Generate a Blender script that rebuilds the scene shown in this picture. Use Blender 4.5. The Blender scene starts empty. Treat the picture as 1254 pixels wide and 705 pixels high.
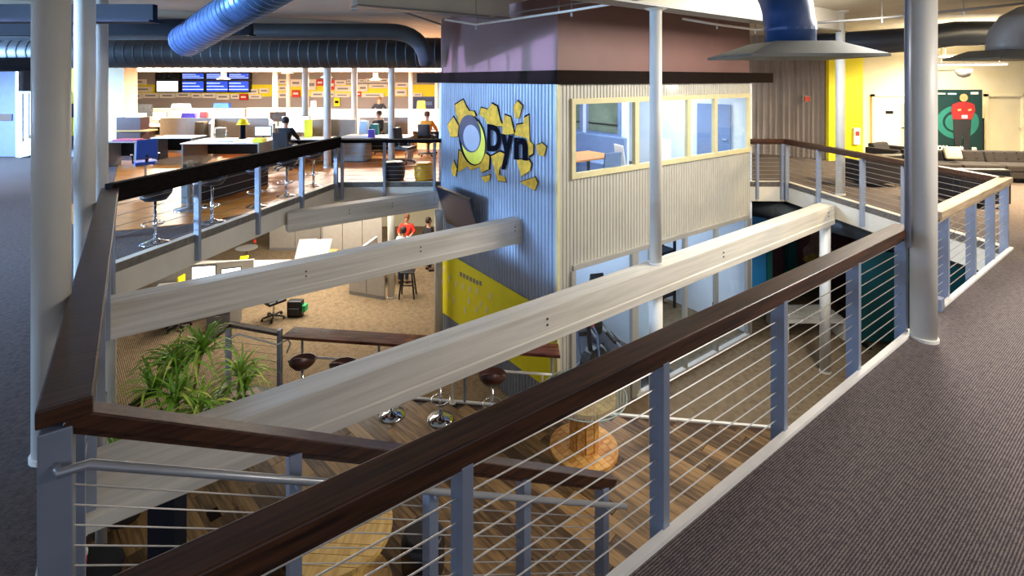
import bpy, bmesh, math, random
from mathutils import Vector as V, Matrix
from mathutils.geometry import tessellate_polygon
random.seed(7)
R_ = random.Random(11)
scene = bpy.context.scene
col = scene.collection
# ------------------------------------------------------------------ camera
F, CX, HY, H = 610.0, 627.0, 97.0, 2.55          # focal length px, principal column, horizon row, eye height above upper floor
cd = bpy.data.cameras.new('camera'); cam = bpy.data.objects.new('camera', cd); col.objects.link(cam)
cam.location = (0, 0, H); cam.rotation_euler = (math.pi/2, 0, 0)
cd.sensor_width = 36; cd.lens = 36*F/1254; cd.shift_y = -(352.5-HY)/1254; cd.clip_start = .05; cd.clip_end = 200
scene.camera = cam
# ------------------------------------------------------------------ world, exposure
w = bpy.data.worlds.new('world'); scene.world = w; w.use_nodes = True
w.node_tree.nodes['Background'].inputs[0].default_value = (.72, .80, 1, 1)
w.node_tree.nodes['Background'].inputs[1].default_value = .5
vs = scene.view_settings
vs.view_transform = 'Standard'; vs.look = 'None'; vs.gamma = 1; vs.use_curve_mapping = False; vs.exposure = 0.42
# ------------------------------------------------------------------ large lights
def area(name, loc, target, sx, sy, power, color, spread=180):
    l = bpy.data.lights.new(name, 'AREA'); l.shape = 'RECTANGLE'; l.size = sx; l.size_y = sy
    l.energy = power; l.color = color; l.spread = math.radians(spread)
    o = bpy.data.objects.new(name, l); col.objects.link(o); o.location = loc
    o.rotation_euler = (V(target)-V(loc)).to_track_quat('-Z', 'Y').to_euler()
    return o
WARM = (1, .80, .55); NEUT = (1, .93, .82); BLUE = (.36, .60, 1)
area('window_left_offscreen', (-15, 1.5, 2.6), (-1, 10, 1.4), 5, 2.0, 1750, BLUE, 50)
area('window_left_far_offscreen', (-19, 10.5, 2.9), (-14, 14.2, .3), 4, 2, 1300, BLUE, 110)
area('lounge_ceiling_lamp_offscreen', (11.8, 9.6, 3.95), (11.2, 10.6, 0), 2.2, 2, 1050, (1, .76, .42), 140)
area('walkway_ceiling_lamp_offscreen', (6.6, 2.4, 3.95), (6.0, 4.0, 0), 3, 1.5, 330, (1, .93, .86), 150)
area('atrium_ceiling_lamp_offscreen', (5.6, 7.2, 3.9), (2.6, 9.2, -1.0), 3, 1.2, 430, (1, .95, .86))
area('lower_office_ceiling_lamp', (-5.5, 15.0, -.14), (-5.5, 15.0, -4), 5, 4, 480, (1, .90, .76))     # soffit lamps of the lit lower office
# ------------------------------------------------------------------ pixel -> place helpers
def P(x, y, z):
    Y = F*(H-z)/(y-HY); return V(((x-CX)*Y/F, Y, z))
def D(x, y, Y): return V(((x-CX)*Y/F, Y, H-(y-HY)*Y/F))
a1 = math.atan2(860, 610)
E1 = V((math.sin(a1), math.cos(a1), 0)); E2 = V((-math.cos(a1), math.sin(a1), 0)); UP = V((0, 0, 1))
def on_line(px, p, d):
    r = (px-CX)/F; return p+d*((r*p.y-p.x)/(d.x-r*d.y))
# ------------------------------------------------------------------ materials
def lin(h):
    h = h.lstrip('#'); c = [int(h[i:i+2], 16)/255 for i in (0, 2, 4)]
    return tuple((x/12.92 if x <= .04045 else ((x+.055)/1.055)**2.4) for x in c)+(1,)
def mat(name, h, rough=.6, metal=0, var=.12, vscale=6, bump=0, bscale=60, emit=0, alpha=None, stretch=None, spec=.5):
    m = bpy.data.materials.new(name); m.use_nodes = True; n = m.node_tree; b = n.nodes['Principled BSDF']; L = n.links
    c = lin(h); b.inputs['Roughness'].default_value = rough; b.inputs['Metallic'].default_value = metal
    b.inputs['Specular IOR Level'].default_value = spec
    b.inputs['Base Color'].default_value = c
    tc = n.nodes.new('ShaderNodeTexCoord'); src = tc.outputs['Object']
    if stretch:
        mp = n.nodes.new('ShaderNodeMapping'); mp.inputs['Scale'].default_value = stretch; L.new(src, mp.inputs[0]); src = mp.outputs[0]
    if var:
        t = n.nodes.new('ShaderNodeTexNoise'); t.inputs['Scale'].default_value = vscale; t.inputs['Detail'].default_value = 4; L.new(src, t.inputs['Vector'])
        r = n.nodes.new('ShaderNodeValToRGB'); r.color_ramp.elements[0].position = .3; r.color_ramp.elements[1].position = .7
        r.color_ramp.elements[0].color = tuple(x*(1-var) for x in c[:3])+(1,); r.color_ramp.elements[1].color = tuple(min(1, x*(1+var)) for x in c[:3])+(1,)
        L.new(t.outputs['Fac'], r.inputs[0]); L.new(r.outputs[0], b.inputs['Base Color'])
    if bump:
        t2 = n.nodes.new('ShaderNodeTexNoise'); t2.inputs['Scale'].default_value = bscale; L.new(src, t2.inputs['Vector'])
        bp = n.nodes.new('ShaderNodeBump'); bp.inputs['Strength'].default_value = bump; bp.inputs['Distance'].default_value = .01
        L.new(t2.outputs['Fac'], bp.inputs['Height']); L.new(bp.outputs[0], b.inputs['Normal'])
    if emit:
        b.inputs['Emission Color'].default_value = c; b.inputs['Emission Strength'].default_value = emit
    if alpha is not None: b.inputs['Alpha'].default_value = alpha
    return m
def carpet(name, dark, light, ang, ribs, noise=14):
    m = bpy.data.materials.new(name); m.use_nodes = True; n = m.node_tree; b = n.nodes['Principled BSDF']; L = n.links
    b.inputs['Roughness'].default_value = .95; b.inputs['Specular IOR Level'].default_value = .1
    tc = n.nodes.new('ShaderNodeTexCoord'); mp = n.nodes.new('ShaderNodeMapping'); mp.inputs['Rotation'].default_value = (0, 0, ang); L.new(tc.outputs['Object'], mp.inputs[0])
    wv = n.nodes.new('ShaderNodeTexWave'); wv.inputs['Scale'].default_value = ribs; wv.inputs['Distortion'].default_value = 2.5; wv.inputs['Detail'].default_value = 3; wv.inputs['Detail Scale'].default_value = 3
    L.new(mp.outputs[0], wv.inputs[0])
    t = n.nodes.new('ShaderNodeTexNoise'); t.inputs['Scale'].default_value = noise; t.inputs['Detail'].default_value = 5; L.new(mp.outputs[0], t.inputs[0])
    mx = n.nodes.new('ShaderNodeMath'); mx.operation = 'MULTIPLY'; L.new(wv.outputs['Fac'], mx.inputs[0]); L.new(t.outputs['Fac'], mx.inputs[1])
    r = n.nodes.new('ShaderNodeValToRGB'); r.color_ramp.elements[0].color = lin(dark); r.color_ramp.elements[1].color = lin(light)
    r.color_ramp.elements[0].position = .08; r.color_ramp.elements[1].position = .5
    L.new(mx.outputs[0], r.inputs[0]); L.new(r.outputs[0], b.inputs['Base Color'])
    bp = n.nodes.new('ShaderNodeBump'); bp.inputs['Strength'].default_value = .5; bp.inputs['Distance'].default_value = .01; L.new(mx.outputs[0], bp.inputs['Height']); L.new(bp.outputs[0], b.inputs['Normal'])
    return m
def wood(name, dark, light, ang=0, stretch=(1.2, 14, 14), rough=.45, scale=2.2, spec=.4, rand=.35):
    m = bpy.data.materials.new(name); m.use_nodes = True; n = m.node_tree; b = n.nodes['Principled BSDF']; L = n.links
    b.inputs['Roughness'].default_value = rough; b.inputs['Specular IOR Level'].default_value = spec
    tc = n.nodes.new('ShaderNodeTexCoord'); mp = n.nodes.new('ShaderNodeMapping'); mp.vector_type = 'TEXTURE'; mp.inputs['Rotation'].default_value = (0, 0, ang); mp.inputs['Scale'].default_value = tuple(1/x for x in stretch)
    oi = n.nodes.new('ShaderNodeObjectInfo'); ad = n.nodes.new('ShaderNodeVectorMath'); ad.operation = 'ADD'
    L.new(tc.outputs['Object'], mp.inputs[0]); L.new(mp.outputs[0], ad.inputs[0])
    sc = n.nodes.new('ShaderNodeMath'); sc.operation = 'MULTIPLY'; sc.inputs[1].default_value = 57; L.new(oi.outputs['Random'], sc.inputs[0]); L.new(sc.outputs[0], ad.inputs[1])
    t = n.nodes.new('ShaderNodeTexNoise'); t.inputs['Scale'].default_value = scale; t.inputs['Detail'].default_value = 6; L.new(ad.outputs[0], t.inputs[0])
    mx = n.nodes.new('ShaderNodeMath'); mx.operation = 'MULTIPLY_ADD'; mx.inputs[1].default_value = rand; L.new(oi.outputs['Random'], mx.inputs[0])
    sb = n.nodes.new('ShaderNodeMath'); sb.operation = 'SUBTRACT'; sb.inputs[1].default_value = rand/2; L.new(t.outputs['Fac'], sb.inputs[0]); L.new(sb.outputs[0], mx.inputs[2])
    r = n.nodes.new('ShaderNodeValToRGB'); r.color_ramp.elements[0].color = lin(dark); r.color_ramp.elements[1].color = lin(light)
    r.color_ramp.elements[0].position = .28; r.color_ramp.elements[1].position = .72
    L.new(mx.outputs[0], r.inputs[0]); L.new(r.outputs[0], b.inputs['Base Color'])
    return m
def glassm(name, tint, fac=.12):
    m = bpy.data.materials.new(name); m.use_nodes = True; n = m.node_tree; L = n.links
    out = n.nodes['Material Output']; n.nodes.remove(n.nodes['Principled BSDF'])
    tr = n.nodes.new('ShaderNodeBsdfTransparent'); tr.inputs[0].default_value = tint
    gl = n.nodes.new('ShaderNodeBsdfGlossy'); gl.inputs['Roughness'].default_value = .03
    mx = n.nodes.new('ShaderNodeMixShader'); lw = n.nodes.new('ShaderNodeLayerWeight'); lw.inputs[0].default_value = .5
    pw = n.nodes.new('ShaderNodeMath'); pw.operation = 'POWER'; pw.inputs[1].default_value = 4; L.new(lw.outputs['Facing'], pw.inputs[0])
    ma = n.nodes.new('ShaderNodeMath'); ma.operation = 'MULTIPLY_ADD'; ma.inputs[1].default_value = .45; ma.inputs[2].default_value = fac*.3; L.new(pw.outputs[0], ma.inputs[0])
    L.new(ma.outputs[0], mx.inputs[0]); L.new(tr.outputs[0], mx.inputs[1]); L.new(gl.outputs[0], mx.inputs[2]); L.new(mx.outputs[0], out.inputs[0])
    return m
# a low evening sun beam comes through the barred clerestory window of the left wall
WC = V((-11.9, 2.46, 3.22))
sp_ = bpy.data.lights.new('window_pattern_spot_offscreen', 'SPOT'); sp_.energy = 110000; sp_.color = (.40, .40, 1); sp_.spot_size = math.radians(6.0); sp_.spot_blend = .1; sp_.shadow_soft_size = .12
so_ = bpy.data.objects.new('window_pattern_spot_offscreen', sp_); col.objects.link(so_); so_.location = WC-E1*30+UP*.6; so_.rotation_euler = (WC-V(so_.location)).to_track_quat('-Z', 'Y').to_euler()
ga = math.pi/2-a1
M = dict(
 carpet_up=carpet('upper_carpet', '#433e44', '#80756f', a1, 22, 22),
 carpet_low=carpet('lower_carpet', '#64533f', '#a08c70', -.75, 9, 9),
 wood_up=wood('office_wood_floor', '#74400f', '#c07a2c', .12, (.7, 5, 5), .35, 2, .5),
 plank=wood('platform_plank', '#483420', '#9c7a4e', 0, (1.2, 12, 12), .42, 2.0, .4, .45),
 rail=wood('dark_rail_wood', '#20120b', '#56341f', ga, (.8, 14, 14), .36, 3, .4, .1),
 railblk=wood('near_black_rail_wood', '#0b0909', '#1c1512', 0, (8, 2, 8), .8, 3, .05, .1),
 spool=wood('spool_pine', '#b9742f', '#f0c070', 0, (1, 9, 9), .5, 2.4, .4, .2),
 spool_pale=wood('pale_spool_pine', '#c09040', '#e6c478', 0, (1, 9, 9), .5, 2.4, .4, .2),
 countertop=wood('bar_counter_wood', '#3b1d14', '#7d4a38', 0, (1, 8, 8), .16, 2, .6, .1),
 darkpanel=wood('brown_panel', '#2a1a0e', '#523620', 0, (8, 8, 1), .5, 2, .4, .1),
 steel=mat('grey_post_paint', '#8b93a3', .42, .25, .05, 4), cable=mat('cable_steel', '#b8b4ae', .35, .7, 0),
 pipe=mat('brushed_pipe', '#a9acb2', .3, .45, .05), beam=wood('aged_white_beam_paint', '#b9b2a4', '#d6d0c3', ga, (.35, 9, 9), .6, 2.0, .3, 0), fascia=mat('cream_fascia_paint', '#cdc6b6', .6, 0, .05, 3),
 colm=mat('column_paint', '#d3cfc4', .4, 0, .04, 3, .1, 40), white=mat('white_paint', '#e6e2d8', .5, 0, .03),
 kerb=mat('white_kerb', '#e8e4dc', .5, 0, .04), cream=mat('cream_wall', '#ded4b4', .7, 0, .04, 2),
 corr=mat('booth_corrugated_metal', '#bab6aa', .55, .15, .05, 2), corr_l=mat('galvanized_daylight_tint', '#a9b6c8', .42, .35, .06, 2), silver=mat('silver_corrugated', '#b4adab', .4, .35, .1, 2),  # left face metal has blue daylight tinted into its galvanized colour
 mauve=mat('mauve_paint', '#775751', .6, 0, .06, 1.5), trimb=mat('dark_brown_trim', '#1a110d', .85, 0, .15, spec=.1), winf=mat('cream_window_frame', '#cfc598', .5, 0, .05),
 alu=mat('aluminium_frame', '#b9b7b0', .4, .4, .04), glass=glassm('pane_glass', (.93, .97, 1, 1)), tglass=glassm('table_glass', (.86, .92, .92, 1), .35), gedge=mat('glass_edge_green', '#a8bcb6', .2, 0, .03),
 ceil=mat('ceiling_paint', '#cfc8b8', .8, 0, .06, 1.5), duct=mat('painted_duct', '#2b3340', .45, .3, .06, 2), ductg=mat('galvanised_duct', '#4a5054', .5, .4, .12, 3), ducts=mat('spiral_duct', '#54749f', .38, .6, .08), hoodm=mat('olive_grey_hood', '#5c5d56', .6, .1, .06), neckb=mat('blue_duct_paint', '#24406c', .45, .1, .06),
 navy=mat('navy_beam_paint', '#161b26', .7, 0, .1, spec=.2), gold=mat('golden_yellow_plastic', '#dca010', .45, 0, .08), yellow=mat('yellow_paint', '#f6ea10', .55, 0, .04, 3), logoy=mat('logo_yellow', '#e2ac1c', .6, 0, .25, 9), ink=mat('dark_navy_print', '#0a0d1a', .9, 0, .05, spec=.05), railpale=wood('rail_wood_sunlight_tint', '#8f7a60', '#c4ad8c', ga, (.8, 14, 14), .5, 3, .3, .1),
 black=mat('black_plastic', '#141416', .4, 0, .1), leather=mat('brown_leather', '#43231b', .35, 0, .12), blkleather=mat('black_leather', '#1c1b22', .38, 0, .12, 8),
 chrome=mat('chrome', '#dfe3e8', .08, 1, 0), sofa=mat('charcoal_fabric', '#242022', .9, 0, .1, 30, .3, 200), cush=mat('beige_cushion', '#bdb4a2', .9, 0, .08, 20),
 grey=mat('grey_panel_fabric', '#a39c92', .85, 0, .05, 8), greyd=mat('grey_metal', '#85827e', .5, .1, .05), desk=mat('desk_laminate', '#e2ddd2', .4, 0, .03), wallg=mat('warm_grey_wall', '#a39c98', .75, 0, .04, 1),
 screen_w=mat('white_screen', '#f4f7ff', .4, 0, 0, emit=1.6), screen_b=mat('blue_screen', '#2b4fd0', .4, 0, .6, 5, emit=.8), screen_d=mat('dark_screen', '#151d2c', .2, 0, .1), screen_c=mat('pale_cyan_screen', '#cfeaf2', .4, 0, .05, emit=1.0),
 red=mat('red_paint', '#cf3526', .5, 0, .08), orange=mat('orange_fabric', '#d98a1f', .8, 0, .1), teal=mat('teal_paint', '#1c6a66', .6, 0, .08, 1.5), tealp=mat('poster_teal', '#062b2c', .5, 0, .1, 2), teall=mat('poster_teal_light', '#1f665c', .5, 0, .08),
 blue=mat('blue_chair_fabric', '#1d54bd', .6, 0, .1), sky=mat('bright_blue_door', '#2f8fd0', .4, 0, .05), skin=mat('skin', '#c08c6c', .6, 0, .06), hair=mat('dark_hair', '#2a1b14', .7, 0, .1), hairb=mat('brown_hair', '#6b4226', .7, 0, .1),
 cloth_b=mat('black_cloth', '#1c1c20', .85, 0, .1), cloth_r=mat('red_cloth', '#d8311f', .8, 0, .06), cloth_l=mat('light_blue_cloth', '#a9c6e2', .8, 0, .06), cloth_j=mat('dark_jeans', '#26304a', .85, 0, .1), cloth_k=mat('khaki_cloth', '#8f7c5c', .85, 0, .08), shoe=mat('dark_shoe', '#191715', .6, 0, .05),
 leaf=mat('dracaena_leaf', '#86b83a', .45, 0, .25, 4), leafy=mat('dracaena_leaf_pale', '#c9d660', .45, 0, .2, 4), stem=mat('plant_stem', '#7d6a4c', .8, 0, .15), pot=mat('dark_pot', '#3a3330', .6, 0, .1),
 lampw=mat('lamp_diffuser', '#fff6e6', .5, 0, 0, emit=5.0), paper=mat('white_card', '#eeeae2', .6, 0, .02), bluegrey=mat('blue_grey_upholstery', '#6f86ad', .8, 0, .06), pale=mat('pale_room_wall', '#dfe6ee', .8, 0, .02), orangew=mat('orange_table_wood', '#d98d4a', .4, 0, .08, 4), greendk=mat('green_box', '#2aa35e', .6, 0, .05), brownbox=mat('cardboard', '#c49a5a', .8, 0, .05), pinkw=mat('mauve_lower_wall', '#7a5050', .7, 0, .05), purple=mat('purple_cloth', '#5a3fb0', .7, 0, .1), doorw=mat('cream_door', '#ece6d4', .5, 0, .02), bluewall=mat('slate_blue_door_paint', '#6d7794', .6, 0, .04),
)
# ------------------------------------------------------------------ mesh builder
class MB:
    def __init__(s): s.v = []; s.f = []
    def add(s, vs_, fs_):
        k = len(s.v); s.v += [tuple(p) for p in vs_]; s.f += [tuple(i+k for i in q) for q in fs_]; return s
    def hexa(s, c8): return s.add(c8, [(0, 3, 2, 1), (4, 5, 6, 7), (0, 1, 5, 4), (1, 2, 6, 5), (2, 3, 7, 6), (3, 0, 4, 7)])
    def box(s, x0, x1, y0, y1, z0, z1):
        return s.hexa([(x0, y0, z0), (x1, y0, z0), (x1, y1, z0), (x0, y1, z0), (x0, y0, z1), (x1, y0, z1), (x1, y1, z1), (x0, y1, z1)])
    def obox(s, c, ax, ay, az):
        c, ax, ay, az = V(c), V(ax), V(ay), V(az)
        return s.hexa([c-ax-ay-az, c+ax-ay-az, c+ax+ay-az, c-ax+ay-az, c-ax-ay+az, c+ax-ay+az, c+ax+ay+az, c-ax+ay+az])
    def bar(s, p, q, wd, ht, up=UP):
        p, q = V(p), V(q); d = (q-p); l = d.length; d.normalize(); sd = d.cross(up).normalized(); u = sd.cross(d)
        return s.obox((p+q)/2, d*(l/2), sd*(wd/2), u*(ht/2))
    def tube(s, path, r, n=8, caps=True):
        path = [V(p) for p in path]; rs = r if isinstance(r, (list, tuple)) else [r]*len(path); rings = []
        t0 = (path[1]-path[0]).normalized(); ref = UP if abs(t0.z) < .9 else V((1, 0, 0)); nrm = t0.cross(ref).normalized()
        for i, p in enumerate(path):
            t = (path[min(i+1, len(path)-1)]-path[max(i-1, 0)]).normalized(); nrm = (nrm-t*nrm.dot(t)).normalized(); b = t.cross(nrm)
            rings.append([p+(nrm*math.cos(2*math.pi*k/n)+b*math.sin(2*math.pi*k/n))*rs[i] for k in range(n)])
        vs_ = [q for rr in rings for q in rr]; fs_ = []
        for i in range(len(path)-1):
            for k in range(n): fs_.append((i*n+k, i*n+(k+1) % n, (i+1)*n+(k+1) % n, (i+1)*n+k))
        if caps: fs_ += [tuple(range(n))[::-1], tuple((len(path)-1)*n+k for k in range(n))]
        return s.add(vs_, fs_)
    def lathe(s, prof, n=20, c=(0, 0, 0)):
        vs_ = []; fs_ = []
        for (r, z) in prof:
            for k in range(n): vs_.append((c[0]+r*math.cos(2*math.pi*k/n), c[1]+r*math.sin(2*math.pi*k/n), c[2]+z))
        for i in range(len(prof)-1):
            for k in range(n): fs_.append((i*n+k, i*n+(k+1) % n, (i+1)*n+(k+1) % n, (i+1)*n+k))
        fs_ += [tuple(range(n))[::-1], tuple((len(prof)-1)*n+k for k in range(n))]
        return s.add(vs_, fs_)
    def prism(s, poly, z0, z1, holes=()):
        loops = [list(poly)]+[list(h) for h in holes]; flat = [p for l in loops for p in l]; n = len(flat)
        tr = tessellate_polygon([[V((p[0], p[1], 0)) for p in l] for l in loops])
        vs_ = [(p[0], p[1], z1) for p in flat]+[(p[0], p[1], z0) for p in flat]; fs_ = [tuple(t) for t in tr]+[tuple(i+n for i in t)[::-1] for t in tr]; k = 0
        for l in loops:
            for i in range(len(l)): j = (i+1) % len(l); fs_.append((k+i, k+j, n+k+j, n+k+i))
            k += len(l)
        return s.add(vs_, fs_)
    def flat(s, pts, nrm, t):          # outline in 3-D, thickened along nrm
        pts = [V(p) for p in pts]; n = len(pts); nrm = V(nrm).normalized()
        ref = (V((0, 0, 1)) if abs(nrm.z) < .9 else V((1, 0, 0))); u = nrm.cross(ref).normalized(); v = nrm.cross(u)
        tr = tessellate_polygon([[V((p.dot(u), p.dot(v), 0)) for p in pts]])
        fs_ = [tuple(q) for q in tr]+[tuple(i+n for i in q)[::-1] for q in tr]+[(i, (i+1) % n, n+(i+1) % n, n+i) for i in range(n)]
        return s.add([p+nrm*t for p in pts]+pts, fs_)
    def corr(s, o, d, nrm, u0, u1, z0, z1, pitch=.085, dep=.015):
        prof = []; k = math.floor(u0/pitch)
        u = k*pitch
        while u < u1+pitch:
            for fr, h in ((0, 0), (.30, 0), (.42, 1), (.58, 1), (.70, 0)): 
                uu = u+fr*pitch
                if u0 < uu < u1: prof.append((uu, h*dep))
            u += pitch
        prof = [(u0, 0)]+prof+[(u1, 0)]; o, d, nrm = V(o), V(d), V(nrm); vs_ = []; fs_ = []
        for (uu, h) in prof: vs_ += [o+d*uu+nrm*h+UP*z0, o+d*uu+nrm*h+UP*z1]
        for i in range(len(prof)-1): fs_.append((2*i, 2*i+2, 2*i+3, 2*i+1))
        return s.add(vs_, fs_)
def clean(me):
    bm = bmesh.new(); bm.from_mesh(me); bmesh.ops.recalc_face_normals(bm, faces=bm.faces); bm.to_mesh(me); bm.free()
def mesh(name, mb, m, smooth=False):
    me = bpy.data.meshes.new(name); me.from_pydata(mb.v, [], mb.f); clean(me)
    me.materials.append(M[m] if isinstance(m, str) else m)
    if smooth:
        for p in me.polygons: p.use_smooth = len(p.vertices) <= 4
    return me
def obj(name, mb, m, parent=None, world=True, smooth=False, bevel=0, label=None):
    me = mb if isinstance(mb, bpy.types.Mesh) else mesh(name, mb, m, smooth)
    o = bpy.data.objects.new(name, me); col.objects.link(o)
    if parent is not None:
        o.parent = parent
        if world and parent.type == 'EMPTY': o.matrix_parent_inverse = Matrix.Translation(-V(parent.location))
    if bevel:
        bv = o.modifiers.new('bevel', 'BEVEL'); bv.width = bevel; bv.segments = 2; bv.limit_method = 'ANGLE'
    if label: o['label'] = label
    return o
def tag(o, label, cat, group=None):
    o['label'] = label; o['category'] = cat
    if group: o['group'] = group
    return o
def thing(name, label, cat, loc=(0, 0, 0), rz=0, group=None):
    o = bpy.data.objects.new(name, None); col.objects.link(o); o.location = loc; o.rotation_euler = (0, 0, rz); o.empty_display_size = .1
    return tag(o, label, cat, group)
def struct(name, mb, m, parent=None, **k):
    o = obj(name, mb, m, parent, **k)
    if parent is None: o['kind'] = 'structure'
    return o
def dup(root, loc, rz=None, label=None, group=None):
    r = root.copy(); col.objects.link(r); r.location = loc
    if rz is not None: r.rotation_euler = (0, 0, rz)
    if label: r['label'] = label
    if group: r['group'] = group
    for ch in list(root.children):
        c = ch.copy(); col.objects.link(c); c.parent = r
        for g in ch.children: d = g.copy(); col.objects.link(d); d.parent = c
    return r
def text_mesh(name, body, size, ext, m, bold=0):
    cu = bpy.data.curves.new(name, 'FONT'); cu.body = body; cu.size = size; cu.extrude = ext; cu.offset = bold; cu.resolution_u = 4
    t = bpy.data.objects.new(name, cu); col.objects.link(t); bpy.context.view_layer.update()
    me = bpy.data.meshes.new_from_object(t.evaluated_get(bpy.context.evaluated_depsgraph_get())); bpy.data.objects.remove(t)
    me.name = name; me.materials.clear(); me.materials.append(M[m]); return me
# ================================================================== SETTING
ZP, ZL, ZC = -2.9, -3.8, 4.05                 # wood platform, lower carpet, ceiling
NL0 = V((.859, 2.817, 0))                     # a point on the near edge of the atrium, which runs along E1
def NL(t): return NL0+E1*t
K = V((-2.1, 2.3, 0)); FP = NL(-2.69); COR = NL(8.08)
BEND = V((6.8, 12.37, 0)); RB = V((5.91, 12.39, 0)); LB = V((-1.767, 12.39, 0)); FL = V((-4.3, 12.3, 0)); MM = V((-5.5, 6.76, 0))
CB = V((.802, 8.767, 0)); BKB = RB+LB-CB     # booth corner towards the camera, booth far corner
UB, VB = 6.262, 4.441                         # booth face lengths
hole = [FP, COR, BEND, RB, LB, FL, MM, K]
fl = MB().prism([(-22, -3), (18, -3), (18, 30), (-22, 30)], -.12, 0, [[(p.x, p.y) for p in hole]])
struct('floor', fl, 'carpet_up')
wf = [P(310, 261, 0), P(235, 274, 0), P(143, 283, 0), (-8.0, 8.9), (-8.9, 10), (-9.6, 12), (-12.6, 16), (-20, 26.3), (4, 26.3), (4, 16.6), (3.3, 16.2), (LB.x-.05, LB.y+.06), (FL.x+.02, FL.y+.06), (FL.x-.22, 11.6)]
struct('floor_office_wood', MB().prism([(p[0], p[1]) for p in wf], .001, .012), 'wood_up')
struct('floor_lower', MB().box(-16, 16, 7.5, 30, ZL-.1, ZL), 'carpet_low')
# platform: white nosing, body, planks laid one by one
EA = V((-5.1, 8.96, 0)); ED = V((1, -.1246, 0)).normalized()
def edge(X): return V((X, 8.96-.1246*(X+5.1), 0))
pl = [EA, edge(7.2), V((7.2, .5, 0)), V((-5.1, .5, 0))]
plat = struct('floor_platform', MB().prism([(p.x, p.y) for p in pl], ZL, ZP-.022), 'darkpanel')
struct('trim_1', MB().bar(edge(-3.6)+UP*(ZP-.02), edge(7.2)+UP*(ZP-.02), .05, .05), 'kerb')
pang = math.radians(-43); pd = V((math.cos(pang), math.sin(pang), 0)); pn = V((-pd.y, pd.x, 0)); PW, PLn = .185, 1.3
pmeshes = {}
def inside(p): return -5.05 < p.x < 7.1 and .6 < p.y < edge(p.x).y-.03
cand = []
for i in range(-60, 61):
    off = (i*.43) % 1
    for j in range(-12, 13):
        a = pn*(i*PW)+pd*((j+off)*PLn)+V((0, 6, 0)); b = a+pd*PLn
        lo, hi = None, None
        for k in range(21):
            q = a.lerp(b, k/20)
            if inside(q+pn*PW*.5) and inside(q-pn*PW*.5):
                lo = k if lo is None else lo; hi = k
        if lo is None or hi-lo < 2: continue
        A, B = a.lerp(b, lo/20), a.lerp(b, hi/20); mid = (A+B)/2
        px, py = CX+F*mid.x/mid.y, HY+F*(H-ZP)/mid.y
        vis = 60 < px < 1110 and py < 740 and mid.x < 5.2
        cand.append((not vis, -py, A, B, mid))
cand.sort(key=lambda c: (c[0], c[1])); rest = MB()
for n_, (nv, py, A, B, mid) in enumerate(cand):
    L_ = round((B-A).length-.006, 2)
    if n_ < 290 and not nv:
        if L_ not in pmeshes: pmeshes[L_] = mesh('plank', MB().box(-L_/2, L_/2, -PW/2+.002, PW/2-.002, -.02, 0), 'plank')
        o = obj('plank', pmeshes[L_], None, plat, world=False); o.location = (mid.x, mid.y, ZP+R_.uniform(-.0012, .0012)); o.rotation_euler = (0, 0, pang)
    else: rest.obox(V((mid.x, mid.y, ZP-.01)), pd*(L_/2), pn*(PW/2-.002), UP*.01)
o = obj('plank_field', rest, 'plank', plat, world=False); o['kind'] = 'stuff'
# ceiling with beams
struct('ceiling', MB().box(-22, 18, -3, 30, ZC, ZC+.1), 'ceil')
# far walls of the upper floor
struct('wall_office', MB().box(-20.8, 4.0, 26.4, 26.6, 0, ZC), 'wallg')
struct('wall_lounge', MB().box(10.0, 18, 15.85, 16.05, 0, ZC), 'cream')
struct('wall_left', MB().box(-22, -13.35, 16.4, 16.6, 0, ZC), 'bluewall')
struct('wall_partition', MB().bar((-13.3, 16.7, ZC/2), (-20.6, 26.4, ZC/2), .12, ZC), 'cream')
struct('wall_side', MB().box(17.9, 18.1, 2, 16, 0, ZC), 'cream')
sw = MB(); prv = None
for k in range(9):
    t = k/8; q = V((7.4+2.6*t, 17.5-1.65*t**1.6, 0))
    if prv: d = (q-prv); sw.corr(prv, d.normalized(), V((d.y, -d.x, 0)).normalized(), 0, d.length, 0, ZC, .163, .07)
    prv = q
struct('wall_curved', sw, 'silver')
struct('wall_back_booth', MB().box(3.3, 7.5, 17.4, 17.55, 0, ZC), 'silver')
wv = thing('window_gobo', 'x', 'x', WC); del wv['label'], wv['category']; wv['kind'] = 'structure'  # unseen panel added to cut the spot's beam into window bars
obj('surround', MB().obox(WC+E2*2.25, E2*.8, E1*.05, UP*1.6).obox(WC-E2*2.25, E2*.8, E1*.05, UP*1.6).obox(WC-UP*1.0, E2*1.45, E1*.05, UP*.7).obox(WC+UP*.56, E2*1.45, E1*.05, UP*.27), 'cream', wv)
for k in range(5): obj('bar', MB().obox(WC+E2*(-.95+k*.48), E2*.035+UP*.0, E1*.03, UP*.3), 'cream', wv)
# booth --------------------------------------------------------------
N1, N2 = -E2, -E1                              # outward normals of the right and the left face
def BU(u, z, off=0): return CB+E1*u+N1*off+UP*z
def BV(v, z, off=0): return CB+E2*v+N2*off+UP*z
def pxU(px, py):                               # pixel -> (u, z) on the right booth face
    q = on_line(px, CB, E1); return (q-CB).dot(E1), H-(py-HY)*q.y/F
def pxV(px, py):
    q = on_line(px, CB, E2); return (q-CB).dot(E2), H-(py-HY)*q.y/F
U0, U1, WZ0, WZ1, GZ = .34, 6.16, .81, 2.15, -.84
UM = [2.03, 3.73, 4.74]
rf = MB()
for (u0, u1, z0, z1) in ((0, UB, WZ1, 2.5), (0, U0, WZ0, WZ1), (U1, UB, WZ0, WZ1), (0, UB, GZ, WZ0), (0, U0, ZL, GZ), (U0, 2.2, ZL, -2.9), (U1, UB, ZL, GZ)): rf.corr(CB, E1, N1, u0, u1, z0, z1)
struct('wall_booth_right', rf, 'corr')
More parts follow.
